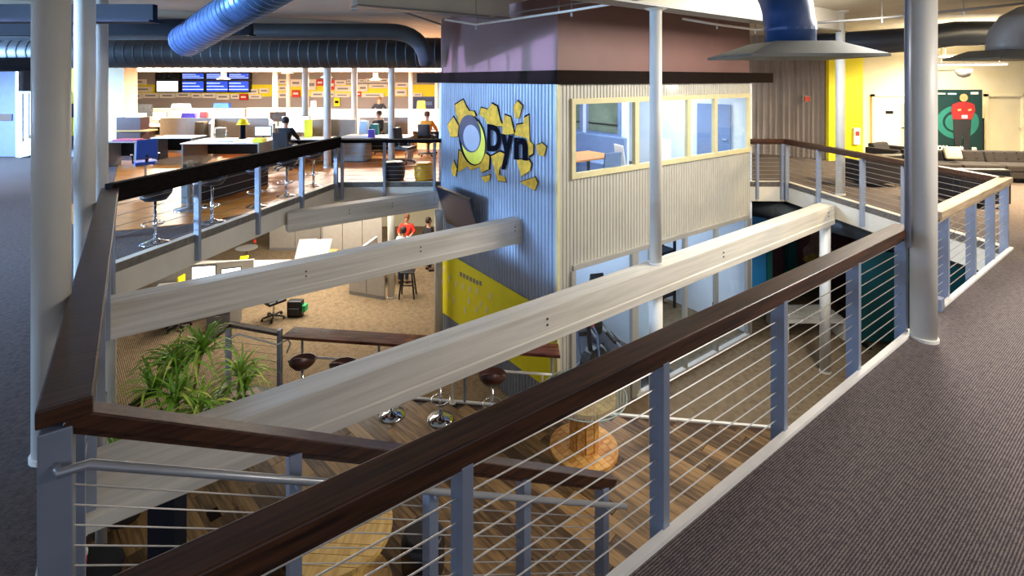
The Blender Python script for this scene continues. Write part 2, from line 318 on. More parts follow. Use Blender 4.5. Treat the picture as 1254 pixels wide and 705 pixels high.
struct('wall_booth_left', MB().corr(CB, E2, N2, 0, VB, ZL, 2.5, .1, .022), 'corr_l')
cs = MB(); cs.obox(CB+UP*((2.5+ZL)/2)+(N1+N2)*.014, E1*.03, E2*.03, UP*((2.5-ZL)/2)); struct('trim_2', cs, 'winf')
struct('wall_booth_upper', MB().hexa([CB+UP*2.6, RB+UP*2.6, BKB+UP*2.6, LB+UP*2.6, CB+UP*ZC, RB+UP*ZC, BKB+UP*ZC, LB+UP*ZC]), 'mauve')
tr = MB(); tr.obox(BU(3.6, 2.585, .035), E1*3.66, N1*.04, UP*.125); struct('trim_3', tr, 'trimb')
tr = MB(); tr.obox(BV(2.84, 2.585, .035), E2*2.86, N2*.04, UP*.125); struct('trim_4', tr, 'trimb')
struct('ceiling_booth', MB().hexa([p+UP*z for z in (2.5, 2.6) for p in (CB+(E1+E2)*.03, RB+(E2-E1)*.03, BKB-(E1+E2)*.03, LB+(E1-E2)*.03)]), 'pale')
struct('floor_booth', MB().hexa([p+UP*z for z in (-.3, -.02) for p in (CB+(E1+E2)*.04, RB+(E2-E1)*.04, BKB-(E1+E2)*.04, LB+(E1-E2)*.04)]), 'bluegrey')
struct('wall_booth_back', MB().bar(LB+UP*-.65+E2*.06, BKB+UP*-.65+E2*.06, .1, 6.28), 'pale')
struct('wall_booth_side', MB().bar(RB+UP*-.65+E1*.06, BKB+UP*-.65+E1*.06, .1, 6.28), 'pale')
inn = MB(); inn.obox(BV(VB/2, -.65, -.06), E2*(VB/2-.03), N2*.02, UP*3.12); struct('wall_booth_lining', inn, 'pale')
# booth windows: four upper panes
wn = thing('window_1', 'x', 'window', BU(3.2, WZ0)); del wn['label'], wn['category']; wn['kind'] = 'structure'
fr = MB(); 
for z in (WZ0, WZ1): fr.obox(BU((U0+U1)/2, z, .02), E1*((U1-U0)/2+.05), N1*.04, UP*.05)
obj('window_frame', fr, 'winf', wn)
for u in [U0]+UM+[U1]:
    obj('mullion', MB().obox(BU(u, (WZ0+WZ1)/2, .015), E1*(.045 if u in (U0, U1) else .06), N1*.04, UP*((WZ1-WZ0)/2-.05)), 'winf', wn)
us = [U0]+UM+[U1]
for a, b in zip(us, us[1:]): obj('pane', MB().obox(BU((a+b)/2, (WZ0+WZ1)/2, 0), E1*((b-a)/2-.05), N1*.004, UP*((WZ1-WZ0)/2-.05)), 'glass', wn)
# booth ground-floor glazing
gl = thing('window_2', 'x', 'window', BU(3.2, ZL)); del gl['label'], gl['category']; gl['kind'] = 'structure'
GM = [U0, 1.98, 2.55, 3.62, 4.78, U1]
obj('header', MB().obox(BU((U0+U1)/2, GZ, .015), E1*((U1-U0)/2), N1*.04, UP*.045), 'alu', gl)
for i, u in enumerate(GM): obj('mullion', MB().obox(BU(u, (GZ+ZL)/2, .015), E1*(.09 if i in (1, 5) else .05), N1*.04, UP*((GZ-ZL)/2-.05)), 'alu', gl)
for i, (a, b) in enumerate(zip(GM, GM[1:])):
    zb = -2.88 if i < 1 else ZL+.08
    obj('pane', MB().obox(BU((a+b)/2, (GZ+zb)/2, 0), E1*((b-a)/2-.05), N1*.004, UP*((GZ-zb)/2-.03)), 'glass', gl)
    obj('sill', MB().obox(BU((a+b)/2, zb-.02, .03), E1*((b-a)/2-.03), N1*.05, UP*.035), 'white', gl)
    if i == 3:
        obj('door_handle', MB().tube([BU(b-.16, -2.75, .05), BU(b-.16, -2.55, .05)], .015, 6), 'chrome', gl)
# lower level walls
struct('wall_lower_back', MB().box(-16, 4, 21.5, 21.7, ZL, -.12), 'cream')
struct('wall_lower_right', MB().box(6.2, 14, 15.5, 15.7, ZL, -.12), 'pinkw')
struct('wall_lower_side', MB().box(12.0, 12.2, 7.6, 15.5, ZL, -.12), 'pinkw')
# fascia boards round the atrium
def fascia(n, p, q, off, z0=-.48, z1=.01):
    d = (q-p).normalized(); nn = V((-d.y, d.x, 0))
    o = struct('trim_%d' % n, MB().hexa([a+UP*z for z in (z0, z1) for a in (p, q, q+nn*off, p+nn*off)]), 'fascia')
fascia(5, K, MM, .12); fascia(6, MM, FL, .12); fascia(7, FL, LB, .12); fascia(8, BEND, RB, -.12); fascia(9, BEND, COR, .12); fascia(10, FP, COR, -.12, z1=-.121)
# ------------------------------------------------------------------ big beams across the atrium
def beam(name, label, p_end, length, ztop, ht=.42, wd=.27, E1=E1, E2=E2):
    """p_end: far end of the front top edge; the beam runs back along -E1; wd goes along +E2"""
    t = thing(name, label, 'beam', p_end-E1*(length/2)+UP*(ztop-ht))
    def pt(s, w_, z): return p_end-E1*s+E2*w_+UP*z
    prof = [(0, ztop), (0, ztop-ht*.72), (-.012, ztop-ht*.74), (-.012, ztop-ht), (wd, ztop-ht), (wd, ztop)]
    mb = MB(); n = len(prof); vs_ = [pt(s, w_, z) for s in (0, length) for (w_, z) in prof]
    mb.add(vs_, [tuple(range(n)), tuple(range(n, 2*n))[::-1]]+[(i, (i+1) % n, n+(i+1) % n, n+i) for i in range(n)])
    obj('timber', mb, 'beam', t, bevel=.012)
    for s in [length*f for f in (.02, .33, .62)]:
        for dz in (.12, .19): obj('bolt', MB().tube([pt(s+.05, -.0, ztop-dz), pt(s+.05, -.012, ztop-dz)], .012, 6), 'black', t)
    return t
B3 = V((6.98, 10.78, 0)); G1 = V((.803, .596, 0)).normalized(); G2 = V((-G1.y, G1.x, 0)); beam('floor_beam', 'longest white painted beam, reaching past the booth to the lounge floor edge', B3, 13.1, -.17, .41, .29, G1, G2)
B2 = V((.2, 9.61, 0)); beam('floor_beam', 'white painted beam butting into the booth wall below the yellow logo', B2, 6.3, -.15, .45)
B1 = LB+V((-.05, -.1, 0)); beam('floor_beam', 'shortest white painted beam ending at the far edge of the booth', B1, 3.45, -.22, .40)
# ------------------------------------------------------------------ columns
def column(label, base, r, z1, name='steel_column', cap=True, conduit=None, group=None):
    t = thing(name, label, 'column', base, group=group); h = z1-base[2]
    obj('shaft', MB().lathe([(r, 0), (r, h)], 20), 'colm', t, world=False, smooth=True)
    obj('base_ring', MB().lathe([(r*1.12, 0), (r*1.12, .03), (r*1.02, .035)], 20), 'colm', t, world=False)
    if cap: obj('cap_plate', MB().lathe([(r*1.05, h-.06), (r*1.9, h-.03), (r*1.9, h)], 20), 'colm', t, world=False)
    if conduit: obj('conduit', MB().tube([(conduit[0], conduit[1], .9), (conduit[0], conduit[1], h)], conduit[2], 8), 'steel', t, world=False, smooth=True)
    return t
c1 = P(63, 556, 0); column('thick white column beside the left railing, with carpet all round its foot', c1, .103, ZC)
c2 = D(104, 358, 5.96); c2.z = 0; column('white column just behind the left railing, between a thick and a slim column', c2, .103, ZC)
c3 = D(123, 300, 7.9); c3.z = 0; column('slim white column standing at the corner of the black-topped railing', c3, .1, ZC)
c4 = P(1130, 421, 0); c4 = c4+V((.09, .1, 0)); column('thick white column with a thin conduit, interrupting the brown railing', c4, .108, ZC, conduit=(-.155, .0, .028))
q = on_line(803, B3+G2*.14, G1); column('white column standing on top of the longest beam', V((q.x, q.y, -.17)), .088, 3.62)
column('white column under the middle of the longest beam, foot on the plank floor', V((q.x, q.y, ZP)), .098, -.62, cap=False)
q = V((7.25, 11.0, 0)); column('white column on the lounge carpet before the yellow wall panel', q, .09, ZC)
q = B3+G2*.14-G1*.12; column('white column under the lounge end of the longest beam', V((q.x, q.y, ZL)), .105, -.62, cap=False)
for px, wpx, py in ((374, 7.6, 165), (401, 8.5, 170), (434, 7.1, 178), (479.5, 9, 199)):
    Y = .2*F/wpx if py < 190 else 15.25
    column('slim white column among the grey office cubicles', V(((px-CX)*Y/F, Y, 0)), .1, ZC, cap=False, group='office columns')
for px, Y in ((337, 20.5), (353, 23.5), (503, 22), (535, 23)):
    column('slim white column among the grey office cubicles', V(((px-CX)*Y/F, Y, 0)), .1, ZC, cap=False, group='office columns')
for Yc, px in ((14.5, 479), (17.5, 434)): column('white square-looking post holding up the upper office floor', V(((px-CX)*Yc/F, Yc, ZL)), .1, -.12, cap=False, group='lower office posts')
q = D(541, 260, 12.15); column('white post under the beam end at the far booth edge', V((q.x-.06, q.y-.1, ZL)), .1, -.62, cap=False)
column('cream post by the potted dracaenas below the left railing', V((-6.0, 7.4, ZL)), .1, -.12, cap=False)
q = D(143, 200, 16.2); 
struct('wall_office_end', MB().box(q.x-.32, q.x+.3, 16.1, 16.7, 0, ZC), 'cream')
# ------------------------------------------------------------------ railings
def railing(label, p, q, posts, side, topm='rail', rh=1.07, ncab=9, kerb=True, zpost=-.42, rail_w=.15, p2=0, rt=.085, postmat='steel', drop=0.0):
    """p,q: edge points; posts: distances from p; side: outward normal (into the atrium)"""
    t = thing('cable_railing', label, 'railing', (p+q)/2); d = (q-p).normalized(); L_ = (q-p).length; o_ = side*.03
    obj('top_rail', MB().bar(p+UP*(rh-rt/2)+o_-d*p2, q+UP*(rh-rt/2)+o_+d*p2, rail_w, rt), topm, t, bevel=.008)
    obj('under_rail', MB().bar(p+UP*(rh-rt-.02)+o_, q+UP*(rh-rt-.02)+o_, rail_w*.62, .04), topm, t)
    for s in posts: 
        c = p+d*s+o_; obj('post', MB().obox(c+UP*((rh-rt-.03+zpost)/2), d*.028, side*.05, UP*((rh-rt-.03-zpost)/2)), postmat, t, bevel=.004)
    for k in range(ncab):
        z = .09+k*(rh-.26)/(ncab-1); obj('cable', MB().tube([p+o_+UP*z, q+o_+UP*z], .0042, 5), 'cable', t)
    if kerb: obj('kerb_strip', MB().bar(p+UP*.014-side*.035, q+UP*.014-side*.035, .05, .028), 'kerb', t)
    return t
railing('dark brown cable railing beside the open carpet, ending at a thick white column', FP, NL(3.86), [.1, 1.4, 2.69, 4.04, 5.33, 6.48], E2)
railing('short cable railing with sunlit pale top, between a thick white column and the lounge', NL(4.85), COR+E1*.06, [.31, 1.44, 2.39, 3.2], E2, p2=.05, topm='railpale')  # lit copy of the dark rail wood, sunlight put into its colour
obj('end_bracket', MB().obox(NL(4.72)+UP*.06-E2*.02, E1*.06, E2*.05, UP*.07), 'steel', bpy.data.objects['cable_railing.001'])
dd = (BEND-COR).normalized(); sd = V((-dd.y, dd.x, 0))
railing('thin-posted cable railing along the lounge carpet by the black armchairs', COR, BEND, [(on_line(x, COR, dd)-COR).length for x in (1109, 1058, 1004, 965)], sd, kerb=False)
railing('very short cable railing between the booth window wall and the lounge', BEND, RB, [.12, .72], V((0, -1, 0)), kerb=False)
railing('cable railing before the black and yellow drum stools, ending at the booth logo wall', FL, LB, [.12, 1.15, 2.38], V((0, -1, 0)), topm='railblk', kerb=False, rt=.05)
dd = (FL-MM).normalized()
railing('broad black-topped cable railing along the row of black bar stools', MM, FL, [.03]+[(on_line(x, MM, dd)-MM).length for x in (240, 314, 368, 410)], V((dd.y, -dd.x, 0)), topm='railblk', kerb=False, rail_w=.14, rt=.22, ncab=7, rh=1.13)
dl = (MM-K).normalized()
railing('cable railing running away past the white columns at the left, dark flat top', K, MM, [.35, 1.4, 2.8, 4.2, 5.4], V((dl.y, -dl.x, 0)), topm='rail', kerb=False, rail_w=.2, p2=.06)
# stair railing with pipe handrail
SL = .553; SEND = 3.63
sr = thing('stair_railing', 'sloping stair railing with a brushed round handrail, below the long brown railing', 'railing', K)
def SR(s, z): return K+E1*s+UP*(z-SL*s)
obj('top_rail', MB().bar(SR(.04, 1.02), SR(SEND+.03, 1.02), .11, .075), 'rail', sr, bevel=.008)
obj('under_rail', MB().bar(SR(.04, .965), SR(SEND, .965), .07, .04), 'rail', sr)
kp = MB(); kp.obox(K+UP*.1, E1*.06, E2*.06, UP*.86); obj('corner_post', kp, 'steel', sr, bevel=.006)
for px in (360, 527, 641, 737):
    s = (on_line(px, K, E1)-K).dot(E1)
    o = obj('post', MB().obox(SR(s, .42), E1*.034, E2*.055, UP*.55), 'steel', sr, bevel=.004)
    obj('bracket', MB().tube([SR(s, .80)-E2*.04, SR(s, .80)-E2*.09, SR(s, .835)-E2*.09], .009, 6), 'pipe', o)
for k in range(9): obj('cable', MB().tube([SR(0, .02+k*.095), SR(SEND-.02, .02+k*.095)], .004, 5), 'cable', sr)
obj('handrail', MB().tube([SR(0, .80)-E2*.05, SR(.02, .80)-E2*.10, SR(.12, .85)-E2*.10, SR(SEND+.1, .86)-E2*.10], .021, 10), 'pipe', sr, smooth=True)
st = thing('staircase', 'black staircase descending beside the sloping railing to a landing', 'stairs', K-E2*.65)
for k in range(11):
    s = .15+k*.31; z = -.17*(k+1); obj('tread', MB().obox(K+E1*s-E2*.62+UP*(z-.02), E1*.15, E2*.56, UP*.02), 'black', st)
for w_ in (.05, 1.19): obj('stringer', MB().bar(K-E2*w_+UP*-.30+E1*.05, K-E2*w_+E1*3.4+UP*(-.30-SL*3.35), .04, .25), 'black', st)
obj('landing', MB().obox(K+E1*3.52-E2*.62+UP*-2.08, E1*.14, E2*.57, UP*.06), 'black', st)
# ================================================================== PLATFORM THINGS
def make_stool(name, label, cat, loc, seatm, h, rz, group, tub=.30):
    t = thing(name, label, cat, loc, rz, group)
    obj('base', MB().lathe([(.21, 0), (.21, .012), (.12, .025), (.04, .06), (.03, .07)], 22), 'chrome', t, world=False, smooth=True)
    obj('stem', MB().lathe([(.03, .05), (.03, h*.55), (.02, h*.56), (.02, h)], 12), 'chrome', t, world=False, smooth=True)
    ring = [(.15*math.cos(a), .15*math.sin(a)+.03, .30) for a in [i*math.pi/10 for i in range(21)]]
    obj('foot_ring', MB().tube(ring, .009, 6, False), 'chrome', t, world=False, smooth=True)
    mb = MB(); n = 20; vs_ = []; fs_ = []           # shell seat with a low curved back
    rings = [(.04, 0), (.15, .01), (.20, .05), (.225, .11)]
    for i, (r, z) in enumerate(rings):
        for k in range(n):
            a = 2*math.pi*k/n; up = max(0, -math.sin(a))**1.5; vs_.append((r*math.cos(a), r*.95*math.sin(a)-.05*up*i/3, h+z+(up*.16 if i == 3 else up*.05 if i == 2 else 0)))
    for i, (r, z) in enumerate([(.205, .105), (.17, .075), (.05, .06)]):
        for k in range(n):
            a = 2*math.pi*k/n; up = max(0, -math.sin(a))**1.5; vs_.append((r*math.cos(a), r*.95*math.sin(a)-.04*up*(2-i)/2, h+z+(up*.16 if i == 0 else up*.02 if i == 1 else 0)))
    for i in range(6):
        for k in range(n): fs_.append((i*n+k, i*n+(k+1) % n, (i+1)*n+(k+1) % n, (i+1)*n+k))
    fs_ += [tuple(range(n))[::-1], tuple(6*n+k for k in range(n))]
    obj('seat', mb.add(vs_, fs_), seatm, t, world=False, smooth=True)
    return t
s0 = make_stool('bar_stool', 'brown leather bar stool with chrome base at the long counter', 'stool', (-3.5, 8.32, ZP), 'leather', .66, .1, 'brown stools at the long counter')
s0['label'] = 'brown leather bar stool at the counter end by the wood-capped corner railing'
for X, lb in zip((-2.78, -1.95, -1.15, -.31), ('second brown leather bar stool along the counter from the corner railing', 'middle brown leather bar stool of the five along the counter', 'brown leather bar stool along the counter, next but one to the booth', 'brown leather bar stool along the counter, the one closest to the booth')): dup(s0, (X, edge(X).y-.47, ZP), R_.uniform(-.2, .2), lb)
s1 = make_stool('bar_stool', 'black bar stool with chrome base along the black-topped railing', 'stool', P(190, 297, 0), 'blkleather', .66, 1.9, 'black stools along the railing')
s1['label'] = 'black bar stool along the black-topped railing, standing on the dark carpet strip'
for (px, py), lb in zip(((260, 272), (315, 253), (351, 240), (384, 228)), ('second black bar stool along the black-topped railing, counted from the white columns', 'middle black bar stool of the five along the black-topped railing', 'fourth black bar stool along the black-topped railing, counted from the white columns', 'black bar stool along the black-topped railing, closest to the filing cabinet')): dup(s1, P(px, py, 0), R_.uniform(1.4, 2.6), lb)
# long bar counter on the platform edge
ct = thing('bar_counter', 'long narrow glossy brown bar counter along the edge of the plank floor', 'counter', edge(-1.6)+UP*ZP)
obj('countertop', MB().hexa([V((X, edge(X).y+o_, z)) for z in (-1.95, -1.90) for (X, o_) in ((-4.0, -.2), (.78, -.2), (.78, .16), (-3.92, .16))]), 'countertop', ct, bevel=.006)
for X in (-3.7, -2.3, -.8, .66): obj('leg', MB().tube([edge(X)+UP*(ZP-.01), edge(X)+UP*-1.95], .022, 8), 'steel', ct)
fr_ = thing('pipe_guard', 'white pipe guard rail under the bar counter at the platform edge', 'guard rail', edge(-1.6)+UP*ZP)
obj('rail', MB().tube([edge(-3.6)+UP*-2.3+V((0, -.06, 0)), edge(.66)+UP*-2.3+V((0, -.06, 0))], .02, 8), 'white', fr_, smooth=True)
for X in (-2.9, -1.0, .5):
    o = obj('stanchion', MB().tube([edge(X)+UP*ZP+V((0, -.06, 0)), edge(X)+UP*-2.3+V((0, -.06, 0))], .016, 8), 'white', fr_)
    obj('foot', MB().lathe([(.06, 0), (.06, .015), (.02, .02)], 12, tuple(edge(X)+UP*ZP+V((0, -.06, 0)))), 'white', o)
# corner rail of the platform
pr = thing('platform_railing', 'wood-capped corner railing of the plank platform beside the dracaenas', 'railing', EA+UP*ZP)
A_, B_, C_ = V((-5.08, 6.6, 0)), V((-5.08, 8.93, 0)), V((-4.1, edge(-4.1).y-.04, 0))
obj('top_rail', MB().bar(A_+UP*-1.83, B_+UP*-1.83, .12, .05).bar(B_+UP*-1.83, C_+UP*-1.93, .12, .05), 'darkpanel', pr)
for c in (A_, B_, C_): obj('post', MB().obox(c+UP*-2.38, V((.03, 0, 0)), V((0, .05, 0)), UP*.52), 'steel', pr)
for k in range(7):
    z = -2.8+k*.13; obj('cable', MB().tube([A_+UP*z, B_+UP*z, C_+UP*(z-.03)], .004, 5), 'cable', pr)
obj('handrail', MB().tube([B_+V((.05, -.08, -2.08)), B_+V((.22, -.1, -1.96)), C_+V((0, -.1, -2.08)), C_+V((.16, -.05, -2.02)), C_+V((.18, .02, -2.12)), C_+V((.1, .05, -2.3))], .016, 8), 'white', pr, smooth=True)
obj('kerb', MB().bar(A_+UP*(ZP+.03), B_+UP*(ZP+.03), .05, .06), 'kerb', pr)
# cable-reel tables
def spool(label, loc, rt, rb_, h, m, glass, gz=.0, rz=0):
    t = thing('spool_table', label, 'table', loc, rz)
    def disc(nm, r, z0, z1):
        n = 9; w_ = 2*r/n                       # disc of boards with joints
        o = None
        for i in range(n):
            x0, x1 = -r+i*w_+.003, -r+(i+1)*w_-.003; pts = []
            for k in range(6): x = x0+(x1-x0)*k/5; pts.append((x, -math.sqrt(max(0, r*r-x*x))))
            for k in range(6): x = x1-(x1-x0)*k/5; pts.append((x, math.sqrt(max(0, r*r-x*x))))
            pts = [p for i_, p in enumerate(pts) if i_ == 0 or (abs(p[0]-pts[i_-1][0])+abs(p[1]-pts[i_-1][1])) > 1e-4]
            obj(nm, MB().prism(pts, z0, z1), m, t, world=False)
    disc('base_board', rb_, .0, .05); disc('top_board', rt, h-.05, h)
    for k in range(10):
        a = 2*math.pi*k/10; c = V((.19*math.cos(a), .19*math.sin(a), h/2)); obj('drum_stave', MB().obox(c, V((-math.sin(a), math.cos(a), 0))*.057, V((math.cos(a), math.sin(a), 0))*.02, UP*(h/2-.05)), m, t, world=False)
    if glass: obj('glass_top', MB().lathe([(glass-.005, h+.008), (glass, h+.012), (glass, h+.02), (glass-.005, h+.024)], 40), 'tglass', t, world=False); obj('glass_edge', MB().tube([(glass*math.cos(k*math.pi/20), glass*math.sin(k*math.pi/20), h+.016) for k in range(41)], .008, 6, False), 'gedge', t, world=False)
    return t
p_ = P(715, 549, ZP); spool('orange pine cable-reel table by the booth, under a wide round glass top', p_, .47, .50, .80, 'spool', .62, rz=.6)
p_ = P(416, 645, -2.15); spool('pale pine cable-reel table crossed by the stair railing cables', V((p_.x, p_.y, ZP)), .54, .54, .75, 'spool_pale', None, rz=1.52)
def drum(label, loc, r, h, m, name='drum_stool', group=None, cushm=None):
    t = thing(name, label, 'stool', loc, group=group)
    obj('body', MB().lathe([(r*.82, 0), (r*.95, h*.1), (r, h*.3), (r, h*.7), (r*.95, h*.88), (r*.85, h*.93)], 24), m, t, world=False, smooth=True)
    obj('seat', MB().lathe([(r*.84, h*.93), (r*.84, h*.98), (r*.7, h), (.02, h)], 24), cushm or m, t, world=False, smooth=True)
    return t
p_ = P(518, 650, -2.45); drum('black drum stool with grey seat to the right of the pale reel table', V((p_.x, p_.y, ZP)), .24, .46, 'black', cushm='sofa')
p_ = P(352, 632, -2.45); drum('black drum stool with grey seat, other side of the pale reel table', V((p_.x-.02, p_.y+.1, ZP)), .22, .46, 'black', cushm='sofa')
tag(obj('floor_outlet', MB().obox(P(262, 630, ZP)+UP*.005, pd*.09, pn*.06, UP*.006), 'trimb'), 'small dark floor outlet cover in the plank floor', 'outlet')
p_ = D(205, 650, 4.9); ps = thing('steel_post', 'dark navy steel post rising from the plank floor beside the pale reel table', 'post', V((p_.x, 4.9, ZP)))
obj('shaft', MB().box(-.13, .13, -.1, .1, 0, 1.7), 'navy', ps, world=False, bevel=.01); obj('foot_plate', MB().box(-.18, .18, -.15, .15, 0, .02), 'navy', ps, world=False)
p_ = D(124, 690, 5.3); pp = thing('steel_post', 'thin grey pole rising from the plank floor near a red tumbler', 'post', V((p_.x, 5.3, ZP)))
obj('shaft', MB().lathe([(.05, 0), (.05, 2.1)], 12), 'greyd', pp, world=False, smooth=True); obj('foot_plate', MB().lathe([(.1, 0), (.1, .02)], 14), 'greyd', pp, world=False)
p_ = D(97, 690, 4.2); sh = thing('side_table', 'small dark side table carrying a red and white tumbler', 'table', V((p_.x, 4.2, ZP)))
obj('tabletop', MB().lathe([(.3, 1.22), (.3, 1.26)], 20), 'black', sh, world=False); obj('stem', MB().lathe([(.2, 0), (.2, .02), (.03, .04), (.03, 1.22)], 14), 'black', sh, world=False)
cu = thing('tumbler', 'red and white tumbler standing on a small dark table', 'cup', V((p_.x, 4.2, ZP+1.26)))
obj('cup', MB().lathe([(.04, 0), (.055, .17)], 16), 'red', cu, world=False, smooth=True); obj('lid', MB().lathe([(.058, .17), (.058, .2), (.045, .21)], 16), 'white', cu, world=False)
# dracaenas
leafm = []
for v_ in range(5):
    Ln = .55+.07*v_; wd = .021; mb = MB(); vs_ = []; fs_ = []; n = 6
    for i in range(n+1):
        t = i/n; x = Ln*(t-.28*t*t*(.4+.2*v_)); z = Ln*(.75*t-1.05*t*t*(.5+.14*v_)); ww = wd*(1-t**2.2)+.001
        vs_ += [(x, -ww, z), (x, 0, z-.006), (x, ww, z)]
    for i in range(n): fs_ += [(3*i, 3*i+1, 3*i+4, 3*i+3), (3*i+1, 3*i+2, 3*i+5, 3*i+4)]
    me = mesh('leaf', mb.add(vs_, fs_), 'leaf' if v_ != 3 else 'leafy', True); leafm.append(me)
def dracaena(label, loc, heads, nleaf, sc=1.0):
    t = thing('potted_dracaena', label, 'plant', loc, group=None)
    obj('pot', MB().lathe([(.17, 0), (.22, .32), (.23, .34), (.2, .34), (.19, .3)], 20), 'pot', t, world=False, smooth=True)
    for (x, y, h) in heads:
        obj('stem', MB().tube([(x*.2, y*.2, .28), (x*.6, y*.6, h*.6), (x, y, h)], .02, 7), 'stem', t, world=False)
        for k in range(nleaf):
            o = obj('leaf', R_.choice(leafm), None, t, world=False); o.location = (x, y, h-.12+.14*k/nleaf)
            o.rotation_euler = (R_.uniform(-.3, .3), R_.uniform(-.75, .35), k*2.4); s = sc*R_.uniform(.75, 1.1); o.scale = (s, s, s)
dracaena('tall leafy dracaena with drooping strap leaves beside the wood-capped corner railing', (-4.76, 7.15, ZP), [(-.1, .05, 1.38), (.25, .1, 1.55), (.1, -.25, 1.05), (.36, -.15, .85), (-.28, -.15, 1.1)], 46, 1.0)
dracaena('smaller dracaena close to the platform edge railing post', (-4.3, 7.85, ZP), [(0, 0, .85), (.05, .1, .6)], 36, .95)
dracaena('darker dracaena in the shade of the left railing by the cream post', (-4.82, 6.2, ZP), [(0, 0, .95), (-.2, .1, .75)], 30, .85)
# ================================================================== BOOTH THINGS
sg = thing('logo_sign', 'yellow burst wall logo reading Dyn with a dark ring, on the corrugated booth wall', 'sign', BV(2.6, .9, .02))
def zl(x, y, off): v, z = pxV(540+x/5.42, 110+y/5.42); return BV(v, z, off)
frags = [[(100, 100), (155, 65), (175, 110), (195, 140), (225, 140), (240, 170), (165, 215), (130, 235), (105, 145)], [(50, 235), (90, 178), (125, 240), (118, 310), (70, 312)],
 [(262, 165), (275, 118), (320, 130), (345, 90), (380, 110), (400, 200), (420, 240), (320, 240), (300, 190)], [(415, 240), (430, 165), (470, 180), (495, 290), (420, 300)],
 [(488, 115), (515, 72), (548, 105), (528, 188), (500, 185)], [(497, 300), (512, 232), (555, 225), (560, 185), (592, 168), (597, 340), (622, 360), (620, 420), (590, 440), (580, 320)],
 [(640, 368), (680, 352), (710, 380), (690, 440), (652, 430)], [(120, 545), (130, 400), (180, 440), (250, 470), (305, 420), (330, 440), (325, 525), (275, 548), (268, 510), (205, 532), (190, 505)],
 [(340, 440), (400, 410), (445, 430), (440, 500), (400, 510), (392, 560), (430, 575), (440, 610), (385, 600), (365, 530)], [(510, 460), (590, 460), (608, 490), (600, 535), (542, 572), (525, 520)],
 [(75, 520), (92, 468), (112, 520), (105, 575), (85, 565)], [(275, 580), (335, 562), (330, 600), (305, 615)], [(535, 612), (632, 578), (650, 615), (632, 668)]]
for fg in frags:
    cx_ = sum(p[0] for p in fg)/len(fg); cy_ = sum(p[1] for p in fg)/len(fg)
    o = obj('outline_fragment', MB().flat([zl(cx_+(x-cx_)*1.09+2, cy_+(y-cy_)*1.09-3, .024) for x, y in fg], N2, .004), 'ink', sg)
    obj('yellow_fragment', MB().flat([zl(x, y, .029) for x, y in fg], N2, .004), 'logoy', o, world=False)
def ell(cx, cy, rx, ry, tilt, n=28, off=.034):
    return [zl(cx+rx*math.cos(a)*math.cos(tilt)-ry*math.sin(a)*math.sin(tilt), cy+rx*math.cos(a)*math.sin(tilt)+ry*math.sin(a)*math.cos(tilt), off) for a in [2*math.pi*k/n for k in range(n)]]
obj('ring_dark_print', MB().flat(ell(218, 335, 88, 168, -.12, off=.034), N2, .004), 'ink', sg)  # logo print: dark rim and yellow disc behind the ring
obj('ring_yellow_print', MB().flat(ell(225, 340, 78, 155, -.12, off=.039), N2, .004), mat('logo_bright_yellow', '#f0e548', .5, 0, .05), sg)
obj('ring', MB().flat(ell(205, 290, 72, 125, -.12, off=.044), N2, .005), mat('logo_ring_slate', '#33405e', .4, 0, .1), sg)
obj('ring_hole', MB().flat(ell(216, 318, 54, 88, -.12, off=.050), N2, .004), 'corr_l', sg)
for chx, (x0, x1, y0, y1) in (('D', (320, 410, 225, 405)), ('y', (410, 490, 290, 525)), ('n', (498, 588, 312, 460))):
    me = text_mesh('letter', chx, 1, .004, 'ink', .035); xs = [v.co.x for v in me.vertices]; ys = [v.co.y for v in me.vertices]
    q0, q1, q2, q3 = zl(x0, y0, .048), zl(x1, y0+(x1-x0)*.14, .048), zl(x0, y1, .048), zl(x1, y1+(x1-x0)*.10, .048)
    for v in me.vertices:
        fx = (v.co.x-min(xs))/(max(xs)-min(xs)); fy = (v.co.y-min(ys))/(max(ys)-min(ys)); dz = v.co.z
        v.co = (q0*(1-fx)+q1*fx)*fy+(q2*(1-fx)+q3*fx)*(1-fy)+N2*dz
    clean(me); obj('letter', me, None, sg)
# yellow diagonal stripe panel
def zp(x, y, off): v, z = pxV(x, y); return BV(v, z, off)
ys_ = thing('stripe_panel', 'bright yellow diagonal stripe with small white marks on the lower booth wall', 'wall panel', zp(610, 420, .02))
obj('panel', MB().flat([zp(540.5, 318, .024), zp(559, 315, .024), zp(682, 386, .024), zp(682, 482, .024), zp(540.5, 380, .024)], N2, .006), 'yellow', ys_)
for x, y in ((566, 336), (570, 338), (574, 340), (578, 342), (582, 344), (586, 346), (590, 347)): obj('dark_letter', MB().flat([zp(x-1.4, y-4, .031), zp(x+1.2, y-2.6, .031), zp(x+1.2, y+2.6, .031), zp(x-1.4, y+1.4, .031)], N2, .003), 'greyd', ys_)
for x, y in ((545, 330), (552, 340), (560, 347), (569, 350), (577, 354), (586, 356), (550, 361), (557, 367), (576, 368), (590, 372), (602, 362), (571, 379), (585, 378), (597, 379), (544, 345)): obj('white_mark', MB().flat([zp(x-.6, y-4, .031), zp(x+.9, y-3.4, .031), zp(x+.4, y+4, .031), zp(x-1, y+3.4, .031)], N2, .003), 'white', ys_)
tv = thing('wall_television', 'black flat television tilted forward on the booth wall under the logo', 'television', BV(3.05, -.95, .1))
tvn = (N2*.95-UP*.3).normalized(); tvu = E2.cross(tvn).normalized(); tvu = tvu if tvu.z > 0 else -tvu; tc_ = BV(3.05, -.38, .28)
